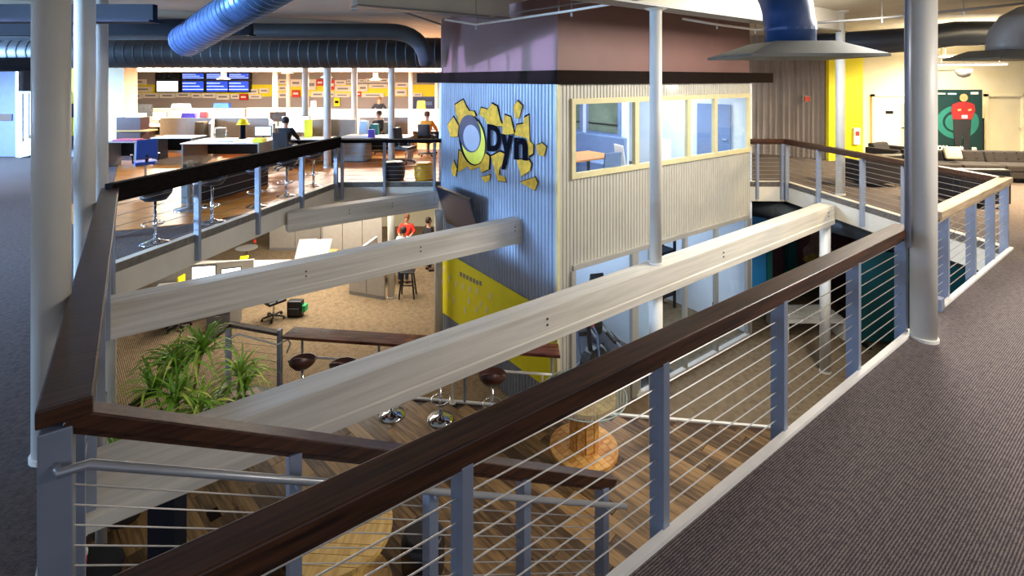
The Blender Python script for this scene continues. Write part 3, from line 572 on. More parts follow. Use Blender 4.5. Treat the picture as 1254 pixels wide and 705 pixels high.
obj('body', MB().obox(tc_, E2*.78, tvu*.47, tvn*.035), 'black', tv, bevel=.01); obj('screen', MB().obox(tc_+tvn*.037, E2*.74, tvu*.43, tvn*.003), mat('tv_glass', '#0c1326', .25, 0, .4, 2, spec=.25), tv)
obj('bracket', MB().bar(tc_-tvn*.03, BV(3.05, -.30, .02), .12, .12), 'black', tv)
# meeting room behind the upper panes
def make_table(label, loc, lx, ly, h, topm, legm='greyd', rz=0, name='meeting_table', th=.035, cat='table', group=None):
    t = thing(name, label, cat, loc, rz, group)
    obj('tabletop', MB().box(-lx/2, lx/2, -ly/2, ly/2, h-th, h), topm, t, world=False, bevel=.006)
    for sx in (-1, 1):
        for sy in (-1, 1): obj('leg', MB().box(sx*(lx/2-.06)-.025, sx*(lx/2-.06)+.025, sy*(ly/2-.06)-.025, sy*(ly/2-.06)+.025, 0, h-th), legm, t, world=False)
    return t
def B2W(u, v, z=0): return CB+E1*u+E2*v+UP*z
rzb = math.atan2(E1.y, E1.x)
make_table('orange wood meeting table behind the first booth window', B2W(1.3, 1.0), 1.7, .9, .95, 'orangew', 'black', rzb)
make_table('orange wood meeting table deeper in the booth room', B2W(1.9, 2.8), 1.4, .9, .95, 'orangew', 'black', rzb)
def side_chair(label, loc, rz, m, name='meeting_chair', group=None):
    t = thing(name, label, 'chair', loc, rz, group)
    obj('seat', MB().box(-.23, .23, -.22, .22, .5, .56), m, t, world=False, bevel=.02)
    obj('backrest', MB().hexa([(-.23, .2, .6), (.23, .2, .6), (.23, .25, .6), (-.23, .25, .6), (-.21, .27, 1.12), (.21, .27, 1.12), (.21, .31, 1.12), (-.21, .31, 1.12)]), m, t, world=False, bevel=.02)
    for sx in (-1, 1):
        for sy in (-1, 1): obj('leg', MB().tube([(sx*.19, sy*.18, .5), (sx*.22, sy*.22, 0)], .012, 6), 'chrome', t, world=False)
        obj('back_post', MB().tube([(sx*.19, .2, .54), (sx*.19, .27, .7)], .012, 6), 'chrome', t, world=False)
    return t
side_chair('white upholstered chair behind the first booth window', B2W(1.2, 1.75), rzb+.2, 'paper'); side_chair('blue-grey chair pulled up to the orange meeting table', B2W(1.55, .40), rzb+3.05, 'bluegrey')
side_chair('pale chair behind the second booth window', B2W(2.75, .75), rzb+1.2, 'paper'); side_chair('white chair with its side to the third booth window', B2W(3.9, .9), rzb-1.2, 'paper')
bq = thing('banquette', 'long blue-grey upholstered bench along the inner wall of the booth room', 'bench', B2W(3.1, 2.7))
obj('seat', MB().obox(B2W(3.1, 2.75, .28), E1*.26, E2*1.3, UP*.28), 'bluegrey', bq, bevel=.03); obj('backrest', MB().obox(B2W(3.38, 2.75, .75), E1*.06, E2*1.3, UP*.40), 'bluegrey', bq, bevel=.03)
bw = thing('window_3', 'x', 'x', B2W(3.44, 2.2, 1.3)); del bw['label'], bw['category']; bw['kind'] = 'structure'
for v in (2.25, 3.6):
    o = obj('frame', MB().obox(B2W(3.435, v, 1.6), E1*.012, E2*.6, UP*.46), 'bluegrey', bw); obj('pane', MB().obox(B2W(3.42, v, 1.6), E1*.008, E2*.5, UP*.38), mat('dusky_pane', '#6d7a68', .15, 0, .4, 2), o); obj('rail', MB().obox(B2W(3.41, v, 1.42), E1*.008, E2*.5, UP*.02), 'black', o)
iw = MB(); iw.obox(B2W(3.5, 2.9, 1.25), E1*.05, E2*1.4, UP*1.24); struct('wall_booth_inner', iw, 'pale')
area('booth_room_lamp', B2W(2.4, 1.7, 2.42), B2W(2.4, 1.7, 0), 3.6, 2.2, 95, (.86, .93, 1)); area('booth_room_lamp_right', B2W(4.9, 1.8, 2.42), B2W(4.9, 1.8, 0), 1.6, 2.2, 75, (.86, .93, 1))
area('gym_lamp', B2W(3.2, 2.2, -.32), B2W(3.2, 2.0, -4), 4.5, 2.5, 210, (.72, .84, 1))
dk = thing('door_1', 'x', 'x', B2W(6.2, .95, 0)); del dk['label'], dk['category']; dk['kind'] = 'structure'
obj('panel', MB().obox(B2W(6.2, .95, .95), E1*.02, E2*.48, UP*.95), 'bluegrey', dk); obj('handle', MB().obox(B2W(6.16, .6, 1.0), E1*.03, E2*.06, UP*.015), 'chrome', dk)
# gym behind the lower glass
struct('wall_gym', MB().obox(B2W(3.5, 2.6, (ZL+GZ)/2), E1*.05, E2*1.75, UP*((GZ-ZL)/2)), 'pale')
struct('floor_gym', MB().hexa([B2W(u, v, z) for z in (ZL+.002, ZL+.02) for u, v in ((.1, .1), (3.4, .1), (3.4, 4.3), (.1, 4.3))]), mat('rubber_floor_shade', '#3c4048', .7, 0, .2, 12))  # dark rubber sheet added to make the panes in front read dark
def elliptical(label, loc, rz):
    t = thing('exercise_machine', label, 'exercise machine', loc, rz)
    obj('base_frame', MB().box(-.8, .8, -.06, .06, .03, .12).box(-.8, -.7, -.3, .3, 0, .1).box(.7, .8, -.3, .3, 0, .1), 'black', t, world=False)
    obj('flywheel', MB().tube([(.55, -.1, .42), (.55, .1, .42)], .33, 20), 'black', t, world=False)
    obj('mast', MB().tube([(.5, 0, .3), (.35, 0, 1.45)], .05, 8), 'navy', t, world=False); obj('console', MB().obox((.33, 0, 1.5), (.04, 0, .05), (0, .17, 0), (-.03, 0, .11)), 'black', t, world=False)
    for s in (-1, 1):
        obj('arm', MB().tube([(.45, s*.25, .5), (.3, s*.27, 1.2), (.1, s*.27, 1.5)], .022, 7), 'bluegrey', t, world=False); obj('grip', MB().tube([(.16, s*.27, 1.4), (.06, s*.27, 1.58)], .032, 8), 'red', t, world=False)
        obj('pedal', MB().box(-.35, .1, s*.2-.07, s*.2+.07, .3, .36), 'black', t, world=False); obj('link', MB().tube([(-.6, s*.2, .3), (.5, s*.2, .4)], .025, 7), 'greyd', t, world=False)
elliptical('black exercise machine with red grips behind the first lower booth pane', B2W(1.15, .75, ZL+.02), rzb+.15); elliptical('black exercise machine at the back of the booth gym', B2W(1.5, 2.6, ZL+.02), rzb+.5)
elliptical('dark exercise machine near the glass doors of the booth gym', B2W(2.75, 1.6, ZL+.02), rzb+1.2)
rk = thing('weight_rack', 'dark steel rack with shelves inside the booth gym', 'rack', B2W(5.4, 2.2, ZL))
for k in range(3): obj('shelf', MB().obox(B2W(5.4, 2.2, ZL+.4+.6*k), E1*.6, E2*.22, UP*.03), 'navy', rk)
for s in (-1, 1):
    for s2 in (-1, 1): obj('upright', MB().obox(B2W(5.4+s*.58, 2.2+s2*.2, ZL+.95), E1*.03, E2*.03, UP*.95), 'navy', rk)
tag(obj('exercise_ball', MB().lathe([(.02, 0), (.2, .06), (.3, .18), (.33, .33), (.3, .48), (.2, .6), (.02, .66)], 24, tuple(B2W(2.9, .5, ZL+.02))), 'yellow', smooth=True), 'yellow exercise ball behind the booth gym glass', 'ball')
# ================================================================== LOWER LEVEL RIGHT
tp = thing('teal_partition', 'tall dark teal partition board standing on the lower carpet', 'partition', (9.1, 12, ZL)); obj('board', MB().box(8.3, 11.2, 11.95, 12.05, ZL+.06, -1.6), 'teal', tp)
for x in (8.4, 11.1): obj('foot', MB().box(x-.04, x+.04, 11.7, 12.3, ZL, ZL+.06), 'black', tp)
d2 = thing('door_2', 'x', 'x', (6.75, 13.5, ZL)); del d2['label'], d2['category']; d2['kind'] = 'structure'
obj('leaf', MB().box(6.35, 7.25, 14.2, 14.25, ZL+.02, -1.2), 'sky', d2); obj('frame', MB().box(6.25, 6.37, 14.15, 14.3, ZL, -1.1).box(7.25, 7.4, 14.15, 14.3, ZL, -1.1).box(6.25, 7.4, 14.15, 14.3, -1.22, -1.1), 'teal', d2)
d3 = MB().box(7.7, 8.9, 15.3, 15.45, ZL, -.9); struct('wall_teal_post', MB().box(8.45, 8.7, 15.2, 15.48, ZL, -.12), 'teal')
du = thing('under_floor_duct', 'silver round duct running under the lounge floor edge', 'duct', (7.6, 10.8, -1))
obj('pipe', MB().tube([(6.0, 13.2, -.78), (7.2, 12.2, -.80), (8.6, 9.6, -.82), (9.2, 8.4, -.84)], .23, 16), 'ductg', du, smooth=True)
for q in ((6.7, 12.6, -.79), (7.9, 10.9, -.81)): obj('joint_ring', MB().tube([V(q)-V((.03, -.05, 0)), V(q)+V((.03, -.05, 0))], .238, 16), 'ductg', du)
pz = thing('food_poster', 'framed poster of a person holding a yellow pizza on the mauve lower wall', 'poster', (9.3, 15.45, -2))
obj('sheet', MB().box(8.75, 10.4, 15.42, 15.48, -3.5, -1.8), 'pinkw', pz); obj('figure_print', MB().flat([V((x, 15.41, z)) for x, z in ((9.05, -3.1), (9.0, -2.7), (9.2, -2.5), (9.25, -2.2), (9.45, -2.15), (9.55, -2.45), (9.9, -2.7), (9.9, -3.1))], (0, -1, 0), .006), mat('print_beige', '#c0a28e', .6, 0, .3, 6), pz)
obj('pizza_print', MB().flat([V((9.4+.42*math.cos(a), 15.40, -3.0+.14*math.sin(a))) for a in [k*math.pi/10 for k in range(20)]], (0, -1, 0), .006), mat('print_pizza', '#e8c25a', .6, 0, .3, 8), pz)
bn = thing('slatted_bench', 'white slatted bench on the lower carpet by the teal partition', 'bench', (7.4, 12.6, ZL))
for k in range(7): obj('slat', MB().box(6.6, 8.2, 12.1+k*.14, 12.19+k*.14, ZL+.42, ZL+.46), 'white', bn)
for x in (6.7, 8.1): obj('leg', MB().box(x-.04, x+.04, 12.12, 13.05, ZL, ZL+.42), 'white', bn)
rt_ = thing('round_cafe_table', 'small dark round table with pink folder on the lower level', 'table', (8.0, 9.6, ZL)); obj('tabletop', MB().lathe([(.4, .72), (.4, .75)], 20), 'black', rt_, world=False); obj('stem', MB().lathe([(.22, 0), (.22, .02), (.03, .04), (.03, .72)], 14), 'black', rt_, world=False)
tag(obj('folder', MB().obox((8.0, 9.55, ZL+.765), (.15, .03, 0), (-.02, .1, 0), (0, 0, .012)), 'red'), 'red folder lying on the small dark round table', 'folder')
# ================================================================== LOWER OFFICE LEFT
def monitor(label, loc, rz, w_=.56, m='screen_c', group=None, name='monitor', drop=0):
    t = thing(name, label, 'monitor', loc, rz, group); hh = w_*.6
    obj('housing', MB().box(-w_/2, w_/2, 0, .035, .12, .12+hh), 'black', t, world=False, bevel=.006); obj('screen', MB().box(-w_/2+.02, w_/2-.02, -.003, .0, .14, .10+hh), m, t, world=False)
    obj('stand', MB().box(-.03, .03, .03, .06, -drop, .3).box(-.12, .12, -.06, .12, -drop, .012-drop), 'black', t, world=False); return t
def desk(label, loc, lx, ly, h, rz=0, m='desk', group=None):
    t = thing('office_desk', label, 'desk', loc, rz, group)
    obj('worktop', MB().box(-lx/2, lx/2, -ly/2, ly/2, h-.03, h), m, t, world=False, bevel=.004)
    for s in (-1, 1): obj('leg_panel', MB().box(s*(lx/2-.04)-.02, s*(lx/2-.04)+.02, -ly/2+.04, ly/2-.04, 0, h-.03), 'greyd', t, world=False)
    obj('modesty_panel', MB().box(-lx/2+.06, lx/2-.06, ly/2-.05, ly/2-.03, .25, h-.03), 'black', t, world=False); return t
def task_chair(label, loc, rz, m='black', group=None):
    t = thing('office_chair', label, 'chair', loc, rz, group)
    for k in range(5):
        a = 2*math.pi*k/5; o = obj('base_spoke', MB().bar((0, 0, .1), (.28*math.cos(a), .28*math.sin(a), .07), .04, .03), 'black', t, world=False)
        obj('caster', MB().tube([(.28*math.cos(a)-.02*math.sin(a), .28*math.sin(a)+.02*math.cos(a), .03), (.28*math.cos(a)+.02*math.sin(a), .28*math.sin(a)-.02*math.cos(a), .03)], .03, 8), 'black', o, world=False)
    obj('gas_lift', MB().tube([(0, 0, .1), (0, 0, .44)], .025, 8), 'chrome', t, world=False)
    obj('seat', MB().box(-.24, .24, -.24, .24, .44, .52), m, t, world=False, bevel=.03)
    obj('backrest', MB().hexa([(-.22, .22, .6), (.22, .22, .6), (.22, .27, .6), (-.22, .27, .6), (-.21, .30, 1.08), (.21, .30, 1.08), (.21, .34, 1.08), (-.21, .34, 1.08)]), m, t, world=False, bevel=.025)
    obj('back_bar', MB().bar((0, .2, .46), (0, .28, .7), .06, .03), 'black', t, world=False)
    for s in (-1, 1): obj('armrest', MB().bar((s*.27, -.12, .68), (s*.27, .14, .68), .05, .03).bar((s*.27, .05, .68), (s*.25, .05, .48), .03, .03), 'black', t, world=False)
    return t
def panel(label, p, q, h, z=0, m='grey', group=None, n=2, cap=True):
    p, q = V(p), V(q); t = thing('cubicle_panel', label, 'partition', V(((p.x+q.x)/2, (p.y+q.y)/2, z)), group=group); p.z = q.z = 0; d = (q-p)/n; dn = d.normalized()
    for k in range(n): obj('fabric_panel', MB().bar(p+d*k+dn*.01+UP*(z+.1+(h-.1)/2), p+d*(k+1)-dn*.01+UP*(z+.1+(h-.1)/2), .06, h-.1), m, t)
    obj('base_strip', MB().bar(p+UP*(z+.05), q+UP*(z+.05), .05, .1), 'greyd', t)
    if cap: obj('top_cap', MB().bar(p+UP*(z+h+.01), q+UP*(z+h+.01), .07, .02), 'desk', t)
    return t
z_ = ZL
q = P(307, 322, z_+.74); desk('long white desk on the lower floor under the shortest beam', V((q.x-.4, q.y-.15, z_)), 3.4, .8, .74, .03)
q = P(243, 350, z_+.74); desk('white corner desk with a lit monitor on the lower floor', V((q.x, q.y, z_)), 2.2, .9, .74, .25)
monitor('bright monitor on the lower corner desk below the middle beam', V((q.x+.05, q.y+.15, z_+.74)), .2, .62, 'screen_w')
monitor('low monitor showing white beside the yellow folder on the lower desk', V((q.x+.78, q.y+.2, z_+.74)), .35, .5, 'screen_w')
tag(obj('folder', MB().obox((q.x-.5, q.y+.05, z_+.87), (.02, 0, 0), (0, .14, 0), (0, 0, .13)), 'yellow'), 'yellow folder standing on the lower corner desk', 'folder')
q2 = P(278, 333, z_+.85); tag(obj('folder', MB().obox((q2.x, 15.05, z_+.865), (.1, .05, 0), (-.05, .1, 0), (.05, 0, .12)), 'yellow'), 'yellow box file leaning on the long lower desk', 'folder')
panel('low beige cubicle screen behind the lower corner desk', V((q.x, q.y, 0))+Matrix.Rotation(.25, 3, 'Z')@V((-1.25, .54, 0)), V((q.x, q.y, 0))+Matrix.Rotation(.25, 3, 'Z')@V((1.25, .54, 0)), 1.15, z_)
rt2 = thing('round_table', 'round grey table on the lower carpet near the white boards', 'table', V((*P(302, 303, z_+.72).xy, z_))); obj('tabletop', MB().lathe([(.33, .69), (.34, .7), (.34, .72)], 24), 'greyd', rt2, world=False); obj('stem', MB().lathe([(.2, 0), (.2, .02), (.03, .05), (.03, .69)], 12), 'greyd', rt2, world=False)
tag(obj('mug', MB().lathe([(.04, 0), (.045, .1)], 12, tuple(V((*P(312, 297, z_+.72).xy, z_+.72)))), 'red'), 'red mug on the round grey table', 'cup')
for k, px in enumerate((365, 384)):
    b0 = P(px, 345, z_); wb = thing('leaning_board', 'white board leaning %s' % ('beside the cubicle wall, edge nearest the round table' if k == 0 else 'against the cubicle wall by the cardboard box'), 'board', b0)
    obj('panel', MB().obox(b0+V((0.08, .18, .62)), (.26, .05, 0), (.09, .2, .6), (0, -.012, .004)), 'paper', wb, bevel=.004); obj('edge_strip', MB().obox(b0+V((0.08, .19, .62))+V((-.265, -.05, 0)), (.008, .0, 0), (.09, .2, .6), (0, -.014, .005)), 'greyd', wb)
panel('tall beige cubicle wall behind the leaning boards', P(388, 340, z_)+V((-.3, 1.3, 0)), P(440, 340, z_)+V((.4, 1.3, 0)), 1.9, z_, n=3)
bx = thing('cardboard_box', 'tan cardboard box at the foot of the beige cubicle wall', 'box', P(404, 330, z_)); obj('body', MB().box(-.22, .22, -.2, .2, 0, .62), 'brownbox', bx, world=False); obj('flap', MB().box(-.22, .22, -.2, 0, .62, .63), 'brownbox', bx, world=False)
q = P(453, 366, z_); panel('short beige counter front with a grey base beside the black stool', V((q.x-.7, q.y+.35, 0)), V((q.x+.45, q.y-.05, 0)), 1.1, z_, n=2)
panel('beige return panel of the counter behind the black stool', V((q.x-.7, q.y+.38, 0)), V((q.x-.4, q.y+2.2, 0)), 1.1, z_, n=2)
desk('white worktop enclosed by the beige counter', V((q.x-.02, q.y+1.2, z_)), .8, .8, .74); monitor('black monitor seen edge-on at the beige counter', V((q.x+.1, q.y+1.3, z_+.74)), 1.2, .6, 'screen_d')
q = P(498, 366, z_); wsn = thing('wooden_stool', 'tall black wooden stool on the lower carpet by the counter front', 'stool', V((q.x, q.y+.15, z_)))
obj('seat', MB().box(-.2, .2, -.16, .16, .72, .76), 'black', wsn, world=False, bevel=.01)
for sx in (-1, 1):
    for sy in (-1, 1): obj('leg', MB().bar((sx*.14, sy*.11, .72), (sx*.22, sy*.18, 0), .035, .035), 'black', wsn, world=False)
    obj('rung', MB().bar((sx*.19, -.15, .25), (sx*.19, .15, .25), .025, .025), 'black', wsn, world=False)
obj('rung', MB().bar((-.18, -.14, .38), (.18, -.14, .38), .025, .025), 'black', wsn, world=False); obj('rung', MB().bar((-.18, .14, .38), (.18, .14, .38), .025, .025), 'black', wsn, world=False)
q = P(335, 390, z_); task_chair('black office chair under the middle beam beside a backpack', V((q.x, q.y, z_)), 2.5); q = P(222, 399, z_); task_chair('black office chair rolled beside the grey pedestal', V((q.x, q.y-.12, z_)), math.pi)
q = P(362, 386, z_); bp_ = thing('backpack', 'black backpack with a green patch on the lower carpet', 'bag', q); obj('body', MB().box(-.2, .2, -.12, .12, 0, .42), 'black', bp_, world=False, bevel=.05); obj('pocket', MB().box(-.15, .15, -.17, -.11, .05, .25), 'black', bp_, world=False, bevel=.03); obj('patch', MB().box(.2, .3, -.1, .1, .12, .3), 'greendk', bp_, world=False, bevel=.02)
q = P(275, 398, z_); pe = thing('pedestal_cabinet', 'grey drawer pedestal on the lower carpet below the middle beam', 'cabinet', q); obj('body', MB().box(-.3, .3, -.28, .28, .0, .62), 'greyd', pe, world=False, bevel=.008)
for k in range(3): o = obj('drawer', MB().box(-.27, .27, -.295, -.28, .05+k*.19, .22+k*.19), 'greyd', pe, world=False); obj('handle', MB().box(-.08, .08, -.31, -.295, .17+k*.19, .185+k*.19), 'chrome', o, world=False)
q = P(365, 265, z_+.8); panel('far low cubicle screen of the lower office', (-9, 18.5, 0), (-5.2, 18.5, 0), 1.3, z_, n=4)
lc = thing('storage_cabinet', 'grey double-door storage cabinet against the lower far wall', 'cabinet', (-2.2, 19.6, z_)); obj('body', MB().box(-.5, .5, -.25, .25, 0, 1.9), 'grey', lc, world=False)
for s in (-1, 1): o = obj('door', MB().box(min(0, s*.49)+.005, max(0, s*.49)-.005, -.27, -.25, .03, 1.87), 'grey', lc, world=False); obj('handle', MB().box(s*.05-.01, s*.05+.01, -.29, -.27, .9, 1.05), 'chrome', o, world=False)
# ================================================================== PEOPLE
def skinned(name, verts, edges, root, m, parent, sub=2):
    me = bpy.data.meshes.new(name); me.from_pydata([v[0] for v in verts], edges, []); me.materials.append(M[m]); o = bpy.data.objects.new(name, me); col.objects.link(o); o.parent = parent
    sk = o.modifiers.new('skin', 'SKIN'); sk.use_smooth_shade = True
    for i, v in enumerate(verts): d = me.skin_vertices[0].data[i]; d.radius = v[1] if isinstance(v[1], tuple) else (v[1], v[1]); d.use_root = (i == root)
    sb = o.modifiers.new('sub', 'SUBSURF'); sb.levels = sub; sb.render_levels = sub
    return o
def person(label, loc, rz, shirt, legs, hairm, sit=False, hands=None, group=None, lean=.0):
    """faces -Y; sit: hips on a seat 0.5 high; hands: target (x,y,z) for right hand, mirrored for left"""
    t = thing('person', label, 'person', loc, rz, group)
    hz = .64 if sit else .92; ly = -lean
    def T(k): return V((0, ly*k, 0))
    hip = V((0, 0, hz)); waist = V((0, 0, hz+.18))+T(.35); chest = V((0, 0, hz+.40))+T(.8); neck = V((0, 0, hz+.56))+T(1.05); chin = V((0, -.01, hz+.62))+T(1.1); head = V((0, -.015, hz+.72))+T(1.15); crown = V((0, -.01, hz+.80))+T(1.15)
    hd = V(hands) if hands else V((.27, -.06, hz-.08))
    vb = [(hip, .12), (waist, .105), (chest, .115), (neck, .05), (chin, .065), (head, .085), (crown, .055)]; eb = [(i, i+1) for i in range(6)]
    vl = [(hip, .13)]; el = []; vsr = [(hip+UP*.02, .135), (waist, .13), (chest, .15), (chest.lerp(neck, .6), .105), (neck-UP*.02, .068)]; es = [(0, 1), (1, 2), (2, 3), (3, 4)]
    shoes = []
    for s in (-1, 1):
        sh_ = chest+V((s*.17, 0, .08)); hnd = V((s*hd.x, hd.y, hd.z)); elb = (sh_+hnd)/2+V((s*.09, .09, -.07)); wr = hnd.lerp(elb, .25)
        k = len(vb); vb += [(sh_, .055), (elb, .04), (wr, .028), (hnd, .036)]; eb += [(2, k), (k, k+1), (k+1, k+2), (k+2, k+3)]
        fd = (hnd-wr).normalized(); sd_ = fd.cross(V((0, 0, 1))).normalized()
        for j in range(4):                     # four fingers and a thumb leaving the palm's side
            f0 = hnd+sd_*(j-1.5)*.018; kk = len(vb); vb += [(f0+fd*(.06+.01*(1 if j in (1, 2) else 0)), .009), (f0+fd*.08+UP*-.03, .008)]; eb += [(k+3, kk), (kk, kk+1)]
        kk = len(vb); vb += [(hnd+sd_*s*.045+fd*.01-UP*.01, .01), (hnd+sd_*s*.05+fd*.045-UP*.02, .009)]; eb += [(k+3, kk), (kk, kk+1)]
        k = len(vsr); vsr += [(sh_, .082), (elb, .058), (wr.lerp(elb, .1), .042)]; es += [(2, k), (k, k+1), (k+1, k+2)]
        h0 = hip+V((s*.09, 0, -.03))
        kn = V((s*.11, -.42, hz+.0)) if sit else V((s*.10, -.02, .50)); an = V((s*.12, -.40, .1)) if sit else V((s*.11, .02, .09)); toe = an+V((s*.02, -.15, -.06))
        k = len(vb); vb += [(h0, .085), (kn, .055), (an, .038), (toe, .03)]; eb += [(0, k), (k, k+1), (k+1, k+2), (k+2, k+3)]
        k = len(vl); vl += [(h0, .105), (kn, .075), (an+UP*.02, .058)]; el += [(0, k), (k, k+1), (k+1, k+2)]
        shoes.append((an, toe))
    skinned('body', vb, eb, 0, 'skin', t); skinned('shirt', vsr, es, 0, shirt, t); skinned('trousers', vl, el, 0, legs, t)
    for an, toe in shoes: skinned('shoe', [(an+V((0, .05, -.05)), .042), (an+V((0, -.02, -.04)), .045), (toe, .038)], [(0, 1), (1, 2)], 0, 'shoe', t, 1)
    mb = MB(); c = head+V((0, .03, .035)); mb.lathe([(.088, -.08), (.098, -.01), (.094, .05), (.07, .085), (.03, .1), (.002, .102)], 16, tuple(c)); obj('hair', mb, hairm, t, world=False, smooth=True)
    for s in (-1, 1): obj('eye', MB().lathe([(.002, -.01), (.010, 0), (.002, .01)], 8, (s*.03, head.y-.085, head.z)), 'ink', t, world=False); obj('ear', MB().obox((s*.088, head.y+.01, head.z), (.008, 0, 0), (0, .018, 0), (0, 0, .03)), 'skin', t, world=False)
    obj('nose', MB().obox((0, head.y-.095, head.z-.02), (.012, 0, 0), (0, .014, 0), (0, 0, .02)), 'skin', t, world=False); obj('mouth', MB().obox((0, head.y-.078, head.z-.065), (.024, 0, 0), (0, .004, 0), (0, 0, .005)), 'cloth_r', t, world=False)
    return t
# lower floor
q = P(525, 331, ZL); person('person in black walking on the lower carpet past the booth', q, 2.2, 'cloth_b', 'cloth_b', 'hair')
yy = 16.9; person('person in a red shirt standing with bent arms in the lower office', V(((498-CX)*yy/F, yy, ZL)), 0, 'cloth_r', 'cloth_b', 'hairb', hands=(.2, -.25, 1.15))
yy = 15.5; person('person in a pale blue shirt standing with their back to us, facing the red shirt', V(((494-CX)*yy/F, yy, ZL)), math.pi, 'cloth_l', 'cloth_j', 'hair', hands=(.2, -.28, 1.1))
# ================================================================== UPPER OFFICE
def offx(px, Y): return (px-CX)*Y/F
# front cubicle row (tops near row 145)
for (x0, x1, Y, h, lab) in ((196, 260, 17.3, 1.2, 'grey cubicle panel behind the blue chair'), (262, 330, 17.3, 1.2, 'grey cubicle panel behind the yellow hard hat'), (356, 436, 16.4, 1.22, 'wide grey cubicle panel behind the broad black railing end'), (440, 500, 17.6, 1.2, 'grey cubicle panel right of a slim column'),
                      (165, 300, 21.5, 1.28, 'long grey cubicle panel below the row of screens'), (302, 400, 21.5, 1.3, 'grey cubicle panel by the dark wall monitor'), (404, 545, 20.5, 1.3, 'far grey cubicle panel below the navy wall panel')):
    panel(lab, (offx(x0, Y), Y, 0), (offx(x1, Y), Y, 0), h, n=max(2, int((x1-x0)/32)))
panel('grey cubicle return panel left of the seated black-clad person', (offx(330, 17.3), 17.3, 0), (offx(336, 15.6), 15.6, 0), 1.15); panel('grey cubicle return panel by the yellow hard hat', (offx(262, 17.3), 17.3, 0), (offx(257, 15.6), 15.6, 0), 1.15)
desk('white desk run behind the blue office chair', V((-10.55, 15.8, 0)), 1.3, .75, .74); desk('white L-shaped desk end with papers near the yellow hard hat', V((-8.3, 14.75, 0)), 2.2, 1.3, .74, .03)
desk('white desk of the seated black-clad person', V((-6.25, 15.45, 0)), 1.4, .8, .74); desk('white desk top beside the grey filing cabinet', V((-4.3, 15.9, 0)), 2.2, .8, .74); desk('white desk in front of the person in orange', V((-2.5, 17.8, 0)), 2.0, .75, .74)
desk('white desk hidden behind the front cubicles, under the dark monitor', V((-14.05, 20, 0)), 1.6, 1.4, .74); desk('white desk between two rows of cubicles, under the black monitor', V((offx(340, 19.1), 19.1, 0)), 1.6, .7, .74)
desk('small grey side desk holding a red tray by the cream wall end', V((offx(150, 14.5), 14.7, 0)), .9, .6, .74, 0, 'greyd')
tag(obj('letter_tray', MB().box(offx(150, 14.5)-.3, offx(150, 14.5)+.35, 14.5, 14.85, .74, .79), mat('pink_tray', '#a8486a', .5, 0, .05)), 'pink-red tray on the small grey side desk', 'tray')
bc = thing('bookcase', 'brown open bookcase with papers on top beside the cream wall end', 'bookcase', (offx(160, 15.6), 15.6, 0)); obj('carcass', MB().box(-.45, .3, 0, .4, 0, 1.35), 'leather', bc, world=False)
obj('shelf', MB().box(-.43, .6, -.12, .35, .92, .96), 'brownbox', bc, world=False)
tag(obj('paper_stack', MB().box(offx(160, 15.6)-.2, offx(160, 15.6)+.25, 15.65, 15.95, 1.35, 1.47), 'paper'), 'white paper stack on top of the brown bookcase', 'paper')
task_chair('bright blue office chair before the brown bookcase', V((offx(178, 12.4), 12.4, 0)), math.pi+.75, 'blue')
mons = [(174, 135, 19.5, .8, 'screen_d', 'dark monitor above the brown bookcase'), (322, 163, 14.8, .50, 'screen_c', 'pale lit monitor between the yellow hard hat and the black-clad person'), (340, 143, 19, .62, 'screen_d', 'black monitor behind a slim column and the black-clad person'), (528, 158, 17.9, .75, 'screen_w', 'white lit monitor beside the person in orange'), (195, 143, 20.5, .6, 'screen_c', 'pale monitor behind the dark monitor')]
for px, py, Y, w_, m, lab in mons:
    c = D(px, py, Y); zz = max(.74, c.z-.12-w_*.3); t = monitor(lab, V((c.x, Y, .74)), 0, w_, m, drop=zz-.74)
    for ch in t.children: ch.location.z = zz-.74
monitor('white board-like wide screen beside the black-clad person', V((offx(362, 15.7), 15.7, .74)), 0, .9, 'screen_w')
tag(obj('document_holder', MB().box(offx(377, 15.6)-.12, offx(377, 15.6)+.12, 15.6, 15.66, .74, 1.28), 'yellow'), 'tall yellow file holder next to the black-clad person', 'file holder')
hhx = offx(306, 15.6); hs = thing('hat_stand', 'dark slim stand on the desk carrying a yellow hard hat', 'stand', (hhx, 15.2, .74)); obj('stem', MB().lathe([(.12, 0), (.12, .02), (.07, .04), (.07, .44)], 12), 'ink', hs, world=False)
hh_ = thing('hard_hat', 'yellow hard hat on a slim dark stand', 'hat', (hhx, 15.2, 1.18)); obj('shell', MB().lathe([(.15, 0), (.145, .06), (.11, .13), (.04, .165), (.002, .168)], 18), 'yellow', hh_, world=False, smooth=True); obj('brim', MB().lathe([(.155, -.005), (.19, -.01), (.19, .005), (.15, .012)], 18), 'yellow', hh_, world=False)
tr_ = thing('glass_jar', 'clear round jar on the desk left of the yellow hard hat', 'jar', (offx(270, 15.2), 15.2, .74)); obj('jar', MB().lathe([(.14, 0), (.19, .1), (.19, .24), (.14, .3)], 18), 'tglass', tr_, world=False, smooth=True); obj('lid', MB().lathe([(.15, .3), (.15, .33), (.03, .35)], 18), 'greyd', tr_, world=False)
